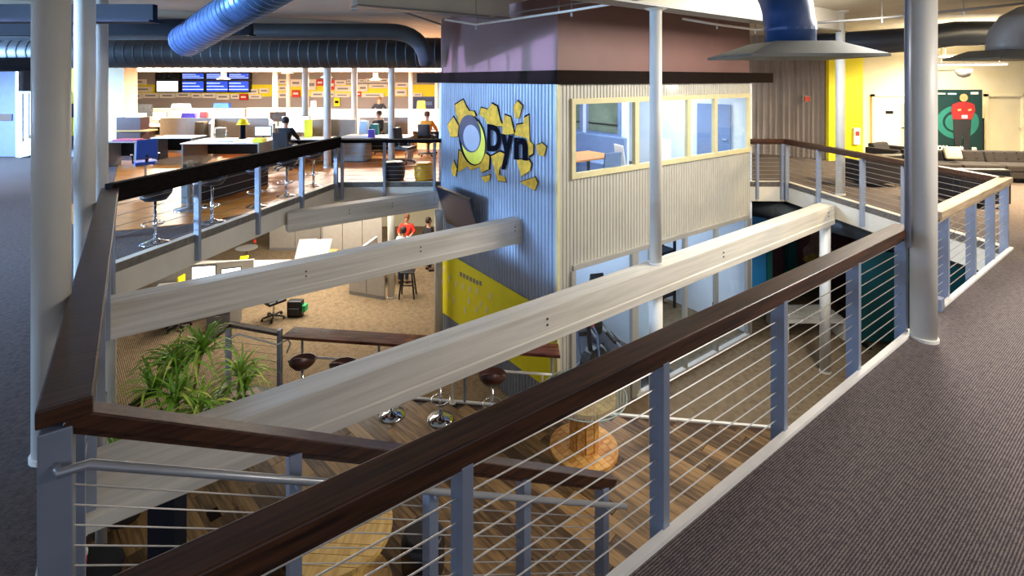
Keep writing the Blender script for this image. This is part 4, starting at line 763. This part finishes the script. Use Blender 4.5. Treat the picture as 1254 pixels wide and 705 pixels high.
for px, Y, w_, d_, h_, m, lab, nm, z0 in ((280, 14.5, .5, .4, .06, 'paper', 'loose white papers on the L-shaped desk end', 'paper_stack', .74), (318, 14.35, .3, .3, .12, 'yellow', 'small yellow box on the desk before the pale lit monitor', 'desk_box', .74), (441, 15.8, .9, .5, .05, 'paper', 'wide sheet of white drawings on the desk by the filing cabinet', 'paper_stack', .74),
      (247, 16.9, .36, .3, 1.1, 'stem', 'olive coat bundle standing by the grey cubicle', 'coat', .012), (272, 21.5, .7, .2, .22, 'blue', 'blue box on top of the far cubicle panel', 'storage_box', 1.3), (222, 21.5, .8, .2, .2, 'cloth_l', 'pale plastic bin below the screens', 'storage_box', 1.3), (232, 17.3, .5, .16, .16, 'purple', 'purple cloth heap on the cubicle ledge', 'cloth_heap', 1.22), (250, 17.3, .25, .16, .2, 'red', 'dark red bag on the cubicle ledge', 'bag', 1.22),
      (384, 21.5, .22, .1, .3, 'paper', 'white photo card on the far cubicle by a slim column', 'photo_card', 1.32), (446, 16.3, .28, .28, .45, 'cloth_l', 'pale blue desk organiser beside a slim column', 'organiser', .74), (459, 16.3, .26, .25, .35, 'teal', 'teal binder on the desk behind the filing cabinet', 'binder', .74), (455, 15.5, .2, .15, .25, 'purple', 'small blue pyramid stand on the desk by the papers', 'desk_stand', .74), (516, 20.5, .34, .1, .34, 'yellow', 'yellow notice card on the far right cubicle panel', 'notice_card', 1.32)):
    mb = MB().hexa([(-w_/2, -d_/2, 0), (w_/2, -d_/2, 0), (w_/2, d_/2, 0), (-w_/2, d_/2, 0), (-w_*.44, -d_*.4, h_), (w_*.42, -d_*.42, h_), (w_*.44, d_*.4, h_), (-w_*.42, d_*.42, h_)]); o = tag(obj(nm, mb, m, bevel=.01), lab, nm.split('_')[-1]); o.location = (offx(px, Y), Y, z0)
q = P(436, 198, 0); fc = thing('filing_cabinet', 'grey metal filing cabinet on the orange wood floor behind the railing', 'cabinet', q); obj('body', MB().box(-.4, .36, -.1, .45, .03, .70), 'greyd', fc, world=False, bevel=.02)
for k in range(2): o = obj('drawer', MB().box(-.37, .33, -.115, -.1, .07+k*.31, .35+k*.31), 'greyd', fc, world=False); obj('handle', MB().box(-.1, .08, -.13, -.115, .28+k*.31, .3+k*.31), 'chrome', o, world=False)
obj('plinth', MB().box(-.38, .34, -.08, .43, 0, .03), 'black', fc, world=False)
person('person in black seated with their back to us at an upper office desk', V((offx(350, 14.1), 14.1, 0)), math.pi, 'cloth_b', 'cloth_j', 'hair', sit=True, hands=(.2, -.42, .8)); task_chair('black office chair of the person in black in the upper office', V((offx(350, 14.1), 14.06, -.0)), math.pi)
person('person in an orange hooded top seated by a white monitor', V((offx(523, 16.6), 16.6, 0)), math.pi-.2, 'orange', 'cloth_j', 'hairb', sit=True, hands=(.2, -.42, .8)); task_chair('black office chair of the person in orange', V((offx(523, 16.6), 16.6, 0)), math.pi-.2)
person('person in dark clothes leaning over a far cubicle near the red and white placards', V((offx(464, 22.5), 22.5, 0)), .3, 'cloth_b', 'cloth_j', 'hairb', hands=(.25, -.4, 1.2), lean=.2)
person('person in a dark top seated at the desk behind the filing cabinet', V((offx(464, 17.0), 17.0, 0)), -.6, 'cloth_b', 'cloth_j', 'hair', sit=True, hands=(.2, -.4, .8)); task_chair('black office chair of the dark-topped person behind the filing cabinet', V((offx(464, 17.0), 17.0, 0)), -.6)
q = P(497, 200, 0); task_chair('empty black office chair on the orange wood floor near a slim column', q, 1.2)
q = P(479, 223, 0); drum('black drum stool by the railing on the orange wood floor', V((q.x, q.y+.28, .012)), .28, .46, 'blkleather'); q = P(517, 223, 0); drum('yellow drum stool by the booth logo wall', V((q.x, q.y+.27, .012)), .25, .44, 'gold')
ht = thing('high_table', 'round glass-topped high table behind the black bar stools', 'table', (-6.3, 9.75, 0)); obj('tabletop', MB().lathe([(.55, .96), (.56, .97), (.56, .985), (.55, .99)], 32), 'tglass', ht, world=False); obj('stem', MB().lathe([(.28, 0), (.28, .03), (.05, .06), (.05, .96)], 18), 'chrome', ht, world=False, smooth=True)
lt = thing('low_bar_table', 'long dark low table with rounded ends behind the black bar stools', 'table', (-6.3, 11.2, 0.012), 1.3); obj('tabletop', MB().prism([(-1.2+.35*math.cos(a), .35*math.sin(a)) for a in [math.pi/2+k*math.pi/8 for k in range(9)]]+[(1.0+.35*math.cos(a), .35*math.sin(a)) for a in [-math.pi/2+k*math.pi/8 for k in range(9)]], .46, .52), 'black', lt, world=False); obj('plinth', MB().box(-1.1, .9, -.18, .18, 0, .46), 'black', lt, world=False)
# far wall: yellow band, placards, screens
struct('trim_11', MB().box(-20.4, 2.0, 26.385, 26.4, H-(118-HY)*26.4/F, H-(103.5-HY)*26.4/F), 'yellow')
def placard(px0, py0, px1, py1, m, lab, Y=26.3, inkm='greyd'):
    a, b = D(px0, py1, Y), D(px1, py0, Y); t = thing('logo_placard', lab, 'sign', V(((a.x+b.x)/2, Y, a.z)), group='logo placards on the office wall')
    obj('board', MB().box(a.x, b.x, Y-.02, 26.398, a.z, b.z), m, t); cx_, cz = (a.x+b.x)/2, (a.z+b.z)/2; w_ = (b.x-a.x)*.32; h_ = (b.z-a.z)*.14
    obj('print', MB().box(cx_-w_, cx_+w_, Y-.026, Y-.02, cz-h_, cz+h_), inkm, t)
PL = 'small white logo placard on the grey office wall with the yellow band'
for (x0, y0, x1, y1) in ((158, 97, 178, 103.5), (155, 106, 164, 112.5), (166, 106, 185, 112.5), (160, 114, 173, 121), (175, 114, 194, 120), (196, 114, 214, 120), (216, 113.5, 233, 119), (235, 114, 246, 120), (248, 114, 264, 120), (265, 115, 281, 122), (283, 115, 293, 121), (304, 109, 316, 115), (318, 108, 329, 114), (305, 116, 320, 121), (341, 97, 351, 103), (341, 105, 351, 111), (341, 113, 352, 120), (356, 97, 369, 106), (376, 97, 387, 110), (381, 112, 397, 119), (404, 112, 409, 119), (410, 98, 424, 104), (425, 97, 430, 102), (410, 105, 430, 112), (410, 114, 428, 119), (439, 97, 447, 101), (448, 96, 460, 101), (461, 96, 476, 101), (439, 103, 450, 112), (452, 103, 474, 108), (443, 114, 470, 119), (484, 101, 500, 107), (484, 109, 498, 117), (506, 114, 517, 118)):
    placard(x0, y0, x1, y1, 'paper', PL)
for (x0, y0, x1, y1) in ((293.5, 115, 303, 122.5), (387.5, 97, 396.5, 105), (357.5, 110, 367, 119), (404, 97.5, 410, 110), (437, 112, 442, 118)): placard(x0, y0, x1, y1, 'red', 'small red logo placard among white ones on the grey office wall', inkm='paper')
placard(409, 119.6, 416, 130, 'yellow', 'tall yellow placard hanging below the white logo placards', inkm='ink'); placard(506, 118.8, 534, 134, mat('navy_board', '#3e4a72', .6, 0, .05), 'large navy wall board at the end of the placards', inkm='bluegrey')
for i, x0 in enumerate((191, 222.5, 252, 279.5)):
    for j, (ya, yb) in enumerate(((89.5, 97), (99, 112.5))):
        m = ['screen_d', 'screen_b', 'screen_b', 'screen_b', 'screen_w', 'screen_b', 'screen_b', 'screen_b'][i+4*j]; a, b = D(x0, yb, 26.2), D(x0+(28 if i < 3 else 26), ya, 26.2)
        kind = {'screen_d': 'dark', 'screen_b': 'blue graph', 'screen_w': 'blank white'}[m]
        t = thing('wall_screen', {'screen_d': 'switched-off dark wall screen in the office screen bank', 'screen_b': 'wall screen showing blue graphs in the office screen bank', 'screen_w': 'blank white wall screen in the office screen bank'}[m], 'screen', V(((a.x+b.x)/2, 26.2, a.z)), group='office wall screens' if m == 'screen_b' else None)
        obj('bezel', MB().box(a.x-.04, b.x+.04, 26.2, 26.4, a.z-.03, b.z+.03), 'black', t); obj('display', MB().box(a.x+.05, b.x-.05, 26.19, 26.2, a.z+.02, b.z-.02), m, t)
        if m == 'screen_b':
            for k in range(3): obj('graph_line', MB().box(a.x+.05, b.x-.05-.2*k, 26.184, 26.19, a.z+(b.z-a.z)*(.2+.28*k), a.z+(b.z-a.z)*(.26+.28*k)), 'screen_c', t)
# ================================================================== FAR LEFT
dr = thing('door_3', 'x', 'x', (-15.6, 16.3, 0)); del dr['label'], dr['category']; dr['kind'] = 'structure'
obj('leaf', MB().box(-18.2, -16.2, 16.3, 16.38, .02, 2.85), 'bluewall', dr); obj('push_plate', MB().box(-16.75, -16.35, 16.26, 16.3, 1.2, 1.42), 'chrome', dr); obj('frame', MB().box(-16.2, -16.1, 16.25, 16.4, 0, 2.95), 'alu', dr)
gd = thing('stair_guard', 'white vertical-slat stair guard by the slate blue door', 'guard rail', (-14.6, 16.1, 0))
for k in range(8): obj('slat', MB().box(-15.98+k*.2, -15.84+k*.2, 16.1, 16.14, .55+.1*k, 2.1), 'white', gd)
obj('skirt', MB().hexa([(-16.0, 16.15, .0), (-14.5, 16.15, .35), (-14.5, 16.3, .35), (-16.0, 16.3, .0), (-16.0, 16.15, .62), (-14.5, 16.15, 1.3), (-14.5, 16.3, 1.3), (-16.0, 16.3, .62)]), 'cream', gd); obj('cap', MB().box(-16.0, -14.4, 16.08, 16.16, 2.1, 2.16), 'white', gd)
struct('trim_15', MB().box(-16.0, -14.7, 16.33, 16.4, 2.16, 2.85), 'trimb'); struct('trim_12', MB().box(-14.6, -13.2, 16.34, 16.4, .7, 2.9), 'yellow'); struct('trim_13', MB().box(-14.6, -13.2, 16.3, 16.35, 1.3, 1.75), 'black')
# ================================================================== LOUNGE
struct('trim_14', MB().box(offx(1015, 15.6), offx(1057, 15.6), 15.6, 15.75, 0, 3.4), 'yellow')
for k, (x0, x1) in enumerate(((1068, 1110), (1207, 1254))):
    d_ = thing('door_%d' % (4+k), 'x', 'x', (offx((x0+x1)/2, 15.8), 15.8, 0)); del d_['label'], d_['category']; d_['kind'] = 'structure'; a, b = offx(x0, 15.8), offx(x1, 15.8)
    o = obj('leaf', MB().box(a+.06, b-.06, 15.80, 15.84, .02, 2.0), 'doorw', d_); obj('frame', MB().box(a-.02, a+.06, 15.76, 15.85, 0, 2.08).box(b-.06, b+.02, 15.76, 15.85, 0, 2.08).box(a-.02, b+.02, 15.76, 15.85, 2.0, 2.08), 'cream', d_)
    obj('door_plate', MB().box((a+b)/2-.12, (a+b)/2+.12, 15.79, 15.8, 1.45, 1.55) if k == 0 else MB().lathe([(.16, 0), (.16, .01)], 16, (0, 0, 0)), 'black' if k == 0 else 'yellow', d_)
    if k == 1:
        l_ = d_.children[-1]; l_.matrix_parent_inverse = Matrix(); l_.location = ((a+b)/2-d_.location.x, -.01, 1.25); l_.rotation_euler = (math.pi/2, 0, 0)
    obj('handle', MB().box(b-.2, b-.12, 15.74, 15.8, 1.0, 1.03), 'chrome', d_)
ps = thing('standing_poster', 'tall teal poster of a person in a red shirt with folded arms, behind the sofa', 'poster', (offx(1168, 15.3), 15.3, 0)); pa, pb = offx(1122, 15.3), offx(1203, 15.3); yq = 15.3
obj('board', MB().box(pa, pb, yq, yq+.05, .0, 2.23), 'tealp', ps); obj('easel_leg', MB().box(pb, pb+.12, yq+.06, yq+.12, 0, 1.35), 'black', ps)
def zq(x, y): return V((offx(1130+x/7.05, yq), 0, H-(100+y/7.05-HY)*yq/F))
def pf(nm, pts, m, dy): obj(nm, MB().flat([V((zq(x, y).x, yq-dy, zq(x, y).z)) for x, y in pts], (0, -1, 0), .004), m, ps)
pf('swirl_print', [(300+185*math.cos(a), 350+145*math.sin(a)) for a in [k*math.pi/14 for k in range(28)]], 'teall', .002); pf('swirl_centre_print', [(285+115*math.cos(a), 345+95*math.sin(a)) for a in [k*math.pi/14 for k in range(28)]], 'tealp', .007); pf('swirl_core_print', [(265+75*math.cos(a), 350+70*math.sin(a)) for a in [k*math.pi/14 for k in range(28)]], 'teall', .012)
pf('trousers_print', [(255, 320), (415, 320), (405, 470), (395, 590), (350, 590), (340, 430), (320, 590), (280, 590), (262, 450)], 'cloth_b', .017); pf('shirt_print', [(310, 175), (385, 175), (440, 195), (448, 250), (415, 325), (255, 325), (240, 250), (250, 195)], mat('print_red', '#8c1f22', .6, 0, .15, 5), .022)
pf('head_print', [(348+35*math.cos(a), 138+34*math.sin(a)) for a in [k*math.pi/10 for k in range(20)]], mat('print_skin', '#d98c5e', .6, 0, .1, 6), .022); pf('badge_print', [(330, 288), (378, 288), (378, 316), (330, 316)], 'paper', .027)
for hx in (310, 400): pf('hand_print', [(hx-16, 238), (hx+14, 232), (hx+14, 248), (hx-14, 254)], mat('print_hand', '#d98c5e', .6, 0, .1, 6), .027)
pf('caption_print', [(118, 98), (195, 98), (195, 108), (118, 108)], 'paper', .004); pf('caption_print', [(215, 97), (290, 97), (290, 112), (215, 112)], mat('print_caption_blue', '#8fa8c8', .6, 0, .1), .004); pf('caption_print', [(413, 90), (478, 90), (478, 108), (413, 108)], 'paper', .004)
for body, xx, sz in (('ov', 116, .32), ('it', 312, .2), ('m', 415, .2), ('e', 222, .24)):
    me = text_mesh('slogan_letters', body, sz, .003, 'paper', .008); o = obj('slogan_letters', me, None, ps, world=True); o.rotation_euler = (math.pi/2, 0, 0); o.location = (zq(xx, 600).x, yq-.03, zq(0, 592).z)
def sofa(label, loc, rz, nseat, m, w_=.78, name='sofa', cat='sofa', tuft=True, arms=True, backh=.70):
    t = thing(name, label, cat, loc, rz); L_ = nseat*w_
    obj('base', MB().box(-L_/2, L_/2, -.42, .42, .12, .28), m, t, world=False, bevel=.02)
    for k in range(nseat):
        x0 = -L_/2+k*w_; obj('seat_cushion', MB().box(x0+.01, x0+w_-.01, -.44, .22, .28, .44), m, t, world=False, bevel=.04)
        bc_ = obj('back_cushion', MB().hexa([(x0+.01, .18, .42), (x0+w_-.01, .18, .42), (x0+w_-.01, .40, .42), (x0+.01, .40, .42), (x0+.01, .28, backh), (x0+w_-.01, .28, backh), (x0+w_-.01, .44, backh), (x0+.01, .44, backh)]), m, t, world=False, bevel=.04)
        if tuft:
            for i in range(3):
                for j in range(2): obj('button', MB().lathe([(.018, 0), (.018, .01), (.004, .015)], 8, (x0+w_*(.22+.28*i), .19+.06*j, .52+.15*j)), 'black', bc_, world=False)
    if arms:
        for s in (-1, 1): obj('arm', MB().box(s*(L_/2+.07)-.07, s*(L_/2+.07)+.07, -.43, .43, .12, .6), m, t, world=False, bevel=.03)
    for sx in (-1, 1):
        for sy in (-1, 1): obj('foot', MB().tube([(sx*(L_/2-.05), sy*.36, .12), (sx*(L_/2-.03), sy*.38, 0)], .025, 8), 'chrome', t, world=False)
    return t
sofa('long charcoal tufted sofa before the teal poster', (12.15, 12.6, 0), -.14, 4, 'sofa', .95)
pi_ = thing('cushion', 'beige square cushion resting on the long charcoal sofa', 'cushion', (11.3, 12.82, .46), -.1); obj('pad', MB().lathe([(.02, -.06), (.2, -.05), (.24, 0), (.2, .05), (.02, .06)], 4), 'cush', pi_, world=False, bevel=.03); pi_.children[0].rotation_euler = (math.radians(72), math.radians(0), 0); pi_.children[0].location = (0, -.05, .2); pi_.children[0].scale = (1.25, 1.0, 1.1)
pi_.children[0].data.transform(Matrix.Rotation(math.pi/4, 4, 'Z'))
sofa('charcoal lounge chair with a reclined back beside the cream door', (offx(1092, 14.3), 14.3, 0), .5, 1, 'sofa', .85, 'lounge_chair', 'chair', False)
def cubechair(label, loc, rz):
    t = thing('armchair', label, 'chair', loc, rz)
    obj('seat', MB().box(-.36, .36, -.4, .3, .12, .42), 'blkleather', t, world=False, bevel=.03); obj('backrest', MB().box(-.48, .48, .26, .44, .1, .78), 'blkleather', t, world=False, bevel=.03)
    for s in (-1, 1): obj('arm', MB().box(s*.42-.07, s*.42+.07, -.42, .28, .1, .62), 'blkleather', t, world=False, bevel=.03)
    for sx in (-1, 1):
        for sy in (-1, 1): obj('foot', MB().tube([(sx*.4, sy*.34, .12), (sx*.4, sy*.34, 0)], .02, 8), 'chrome', t, world=False)
cubechair('black leather armchair seen from behind, nearer the booth', (offx(1068, 12.0), 12.1, 0), math.pi+.1); cubechair('black leather armchair seen from behind, nearer the thick column', (offx(1184, 10.2), 10.2, 0), math.pi-.05)
make_table('low dark coffee table between the armchairs and sofa', (offx(1135, 12.0), 11.9, 0), 1.0, .6, .4, 'leather', 'chrome', 0, 'coffee_table')
tag(obj('magazine', MB().box(offx(1140, 12)-.12, offx(1140, 12)+.12, 11.75, 11.95, .4, .415), 'paper'), 'pale magazine on the low coffee table', 'magazine')
al = thing('fire_alarm', 'small red fire alarm box on the silver corrugated wall', 'alarm', D(988, 121, 16.08)); obj('backplate', MB().box(-.14, .14, 0, .06, -.12, .12), 'greyd', al, world=False); obj('strobe', MB().box(-.08, .08, -.03, 0, -.07, .07), 'red', al, world=False)
cp = thing('control_panel', 'white control box on the yellow wall panel', 'control box', D(1050, 167, 15.5)); obj('box', MB().box(-.1, .1, 0, .1, -.26, .26), 'paper', cp, world=False, bevel=.01); obj('keypad', MB().box(-.06, .06, -.01, 0, .02, .16), 'red', cp, world=False)
# ================================================================== CEILING: ducts, beams, pipes, lamps
def ductrun(label, path, r, m, name='air_duct', rings=0, ribs=0, n=20):
    t = thing(name, label, 'duct', path[0]); obj('pipe', MB().tube(path, r, n), m, t, smooth=True)
    a, b = V(path[0]), V(path[-1]); d = (b-a).normalized()
    if len(path) == 2:
        for k in range(ribs): c = a.lerp(b, (k+.5)/ribs); obj('seam', MB().tube([c-d*.014, c+d*.014], r*1.018, n), m, t)
    return t
def arc(p0, p1, p2, n=8): p0, p1, p2 = V(p0), V(p1), V(p2); return [(p0*(1-t)**2+p1*2*t*(1-t)+p2*t*t) for t in [k/n for k in range(n+1)]]
ductrun('large ribbed round duct across the front of the upper office', [(-20, 13.1, 3.26), (-1.6, 13.1, 3.24)], .40, 'ductg', ribs=74)
ductrun('slim smooth duct above the ribbed one, bending down beside the booth', [(-13, 11.6, 3.64), (-6, 11.6, 3.66)]+arc((-2.9, 11.6, 3.66), (-2.05, 11.6, 3.66), (-2.05, 12.0, 2.95)), .19, 'ductg')
ductrun('blue spiral duct slanting up over the left railing', [D(228, 50, 8.2), D(352, -28, 6.0)], .26, 'ducts', ribs=24)  # duct metal given a blue colour
ductrun('dark round duct at the left edge under the navy beams', [(-14, 11.0, 2.85), (-10.3, 11.5, 2.9)], .16, 'duct')
for k, (Y, z0, z1, x0, x1) in enumerate(((7.4, 3.42, 3.66, -10, -5.3), (9.4, 3.40, 3.68, -11, -4.9))):
    tb = thing('ceiling_beam', ('dark navy ceiling beam at the left above the thick column', 'second dark navy ceiling beam behind the first')[k], 'beam', (-7, Y, z0)); obj('web', MB().box(x0, x1, Y-.05, Y+.05, z0, z1), 'navy', tb); obj('flange', MB().box(x0, x1, Y-.13, Y+.13, z0-.03, z0), 'navy', tb)
def cbeam(label, p, q, zb, wd=.26):
    t = thing('ceiling_beam', label, 'beam', V((p.x, p.y, zb))); obj('timber', MB().bar(p+UP*((zb+ZC)/2), q+UP*((zb+ZC)/2), wd, ZC-zb), 'ceil', t, bevel=.01); obj('soffit_board', MB().bar(p+UP*(zb-.015), q+UP*(zb-.015), wd+.08, .03), 'greyd', t)
o3 = B3+G2*.14; cbeam('cream ceiling beam carried by the column on the longest beam', o3-G1*8, o3+G1*.6, 3.62)
o2 = B2+E2*.13; cbeam('cream ceiling beam in front of the mauve booth wall', o2-E1*3.2, o2-E1*.3, 3.72); o1 = B1+E2*2.2; cbeam('cream ceiling beam over the upper office side', o1-E1*9, o1-E1*.1, 3.88)
def hood(label, c, neck, top, wx, wy, m, mn):
    t = thing('air_diffuser', label, 'air vent', c); x, y, z = c
    obj('hood', MB().hexa([(x-wx, y-wy, z), (x+wx, y-wy, z), (x+wx, y+wy, z), (x-wx, y+wy, z), (x-neck*1.25, y-neck*1.25, z+.16), (x+neck*1.25, y-neck*1.25, z+.16), (x+neck*1.25, y+neck*1.25, z+.16), (x-neck*1.25, y+neck*1.25, z+.16)]), m, t, bevel=.01)
    obj('rim', MB().box(x-wx, x+wx, y-wy, y+wy, z-.03, z), m, t); nk = obj('neck', MB().tube([(x, y, z+.14)]+top, neck, 20), mn, t, smooth=True); obj('collar', MB().tube([(x, y, z+.30), (x, y, z+.33)], neck*1.03, 20), mn, nk)
hood('big blue-grey air diffuser with a bent neck near the mauve booth wall', (3.35, 6.0, 2.83), .275, [(3.35, 6.0, 3.2)]+arc((3.33, 6.0, 3.25), (3.3, 6.0, 3.75), (2.6, 5.4, 3.9), 6), .76, .6, 'hoodm', 'neckb')
hood('second air diffuser hanging over the lounge at the far right', (9.55, 9.6, 2.95), .32, arc((9.55, 9.6, 3.2), (9.55, 9.6, 3.86), (10.4, 9.0, 3.62), 6)+[(12.5, 7.6, 3.35)], .75, .6, 'hoodm', 'greyd')
ductrun('long dark grey duct over the lounge running behind the first diffuser', [(6.6, 13.0, 3.35), (8.2, 12.2, 3.42), (9.6, 11.9, 3.5), (10.4, 11.7, 3.62), (14.5, 11.4, 3.62)], .29, 'duct')
def pipe(label, pts, r=.02, m='white'):
    t = thing('sprinkler_pipe', label, 'pipe', pts[0]); obj('pipe', MB().tube(pts, r, 8), m, t, smooth=True)
    for p in pts[1:-1] or [V(pts[0]).lerp(V(pts[-1]), .5)]: obj('hanger', MB().tube([V(p), V((p[0], p[1], ZC))], .007, 5), 'greyd', t); obj('sprinkler_head', MB().lathe([(.015, -.09), (.02, -.05), (.012, -.03), (.012, 0)], 8, tuple(p)), 'pipe', t)
pipe('thin white sprinkler pipe crossing before the mauve booth corner', [D(545, 24, 9.0), D(583, 30, 8.6), D(700, 13, 7.6), D(790, -2, 6.8)]); pipe('thin pale conduit above the white sprinkler pipe', [D(600, 20, 9.0), D(790, -8, 7.2)], .014, 'greyd')
pipe('pale pipe with a tee in front of the mauve booth wall', [D(836, 23, 9.4), D(878, 30, 9.8), D(925, 36, 10.4), D(1000, 28, 11)], .024); pipe('grey sprinkler pipe under the bright lounge ceiling', [D(1000, 28, 9.5), D(1080, 22, 9), D(1180, 12, 8.6), D(1254, 4, 8.4)], .025, 'greyd')
pipe('pair-laid grey conduit under the office ceiling near the booth', [D(430, 12, 10), D(465, 5, 10), D(540, 30, 10.5)], .02, 'greyd')
def lamp(label, c, L_, ang, group, dz=0, wd=.14, power=200, up=0, tint=NEUT):
    c = V(c); l_ = area('strip_lamp', c-UP*(dz+.01), c-UP*5, L_-.06, wd, power, tint); l_.rotation_euler = (0, 0, ang)
    if up: l_ = area('strip_lamp_up', c+UP*.09, c+UP*5, L_-.06, wd, up, tint); l_.rotation_euler = (math.pi, 0, ang)
    t = thing('strip_light', label, 'light', c, ang, group); obj('housing', MB().box(-L_/2, L_/2, -wd/2, wd/2, .03, .08), 'white', t, world=False); obj('diffuser', MB().box(-L_/2+.02, L_/2-.02, -wd/2+.01, wd/2-.01, -dz, .03), 'lampw', t, world=False)
    for s in (-1, 1): obj('hanger', MB().tube([(s*L_*.4, 0, .08), (s*L_*.4, 0, ZC-c[2])], .006, 5), 'greyd', t, world=False)
for x in (-13.1, -10.75, -8.4, -6.05, -3.7): lamp('glowing strip light hung over the upper office cubicles', V((x, 19.0, 3.0)), 2.3, 0, 'office strip lights', .16, wd=.3, power=460)
c = D(1188, 80, 13.2); lamp('slanted strip light hanging before the lounge wall', c, 1.6, -.25, None, power=170, up=60, tint=(1, .86, .64)); c = D(1185, 70, 14.4); lamp('second strip light near the lounge wall top', c, 1.6, 0, None, power=170, up=60, tint=(1, .86, .64))
for px, py, Y in ((274, 97, 20), (400, 95, 20.5), (460, 98, 20), (352, 90, 20)):
    c = D(px, py, Y); pd_ = thing('pendant_lamp', 'white cone pendant lamp hanging over the far cubicles', 'lamp', c, group='office pendants'); obj('shade', MB().lathe([(.26, 0), (.1, .1), (.1, .28), (.02, .3)], 16), 'white', pd_, world=False, smooth=True); obj('cord', MB().tube([(0, 0, .3), (0, 0, ZC-c.z)], .006, 5), 'black', pd_, world=False)
c = D(1180, 87, 14.8); gb = thing('ceiling_dome', 'grey dome fixture on the lounge wall under the strip lights', 'fixture', c); obj('dome', MB().lathe([(.02, -.2), (.14, -.15), (.2, -.03), (.2, .05)], 18), 'greyd', gb, world=False, smooth=True); obj('arm', MB().box(-.04, .04, 0, 1.0, 0, .05), 'greyd', gb, world=False)
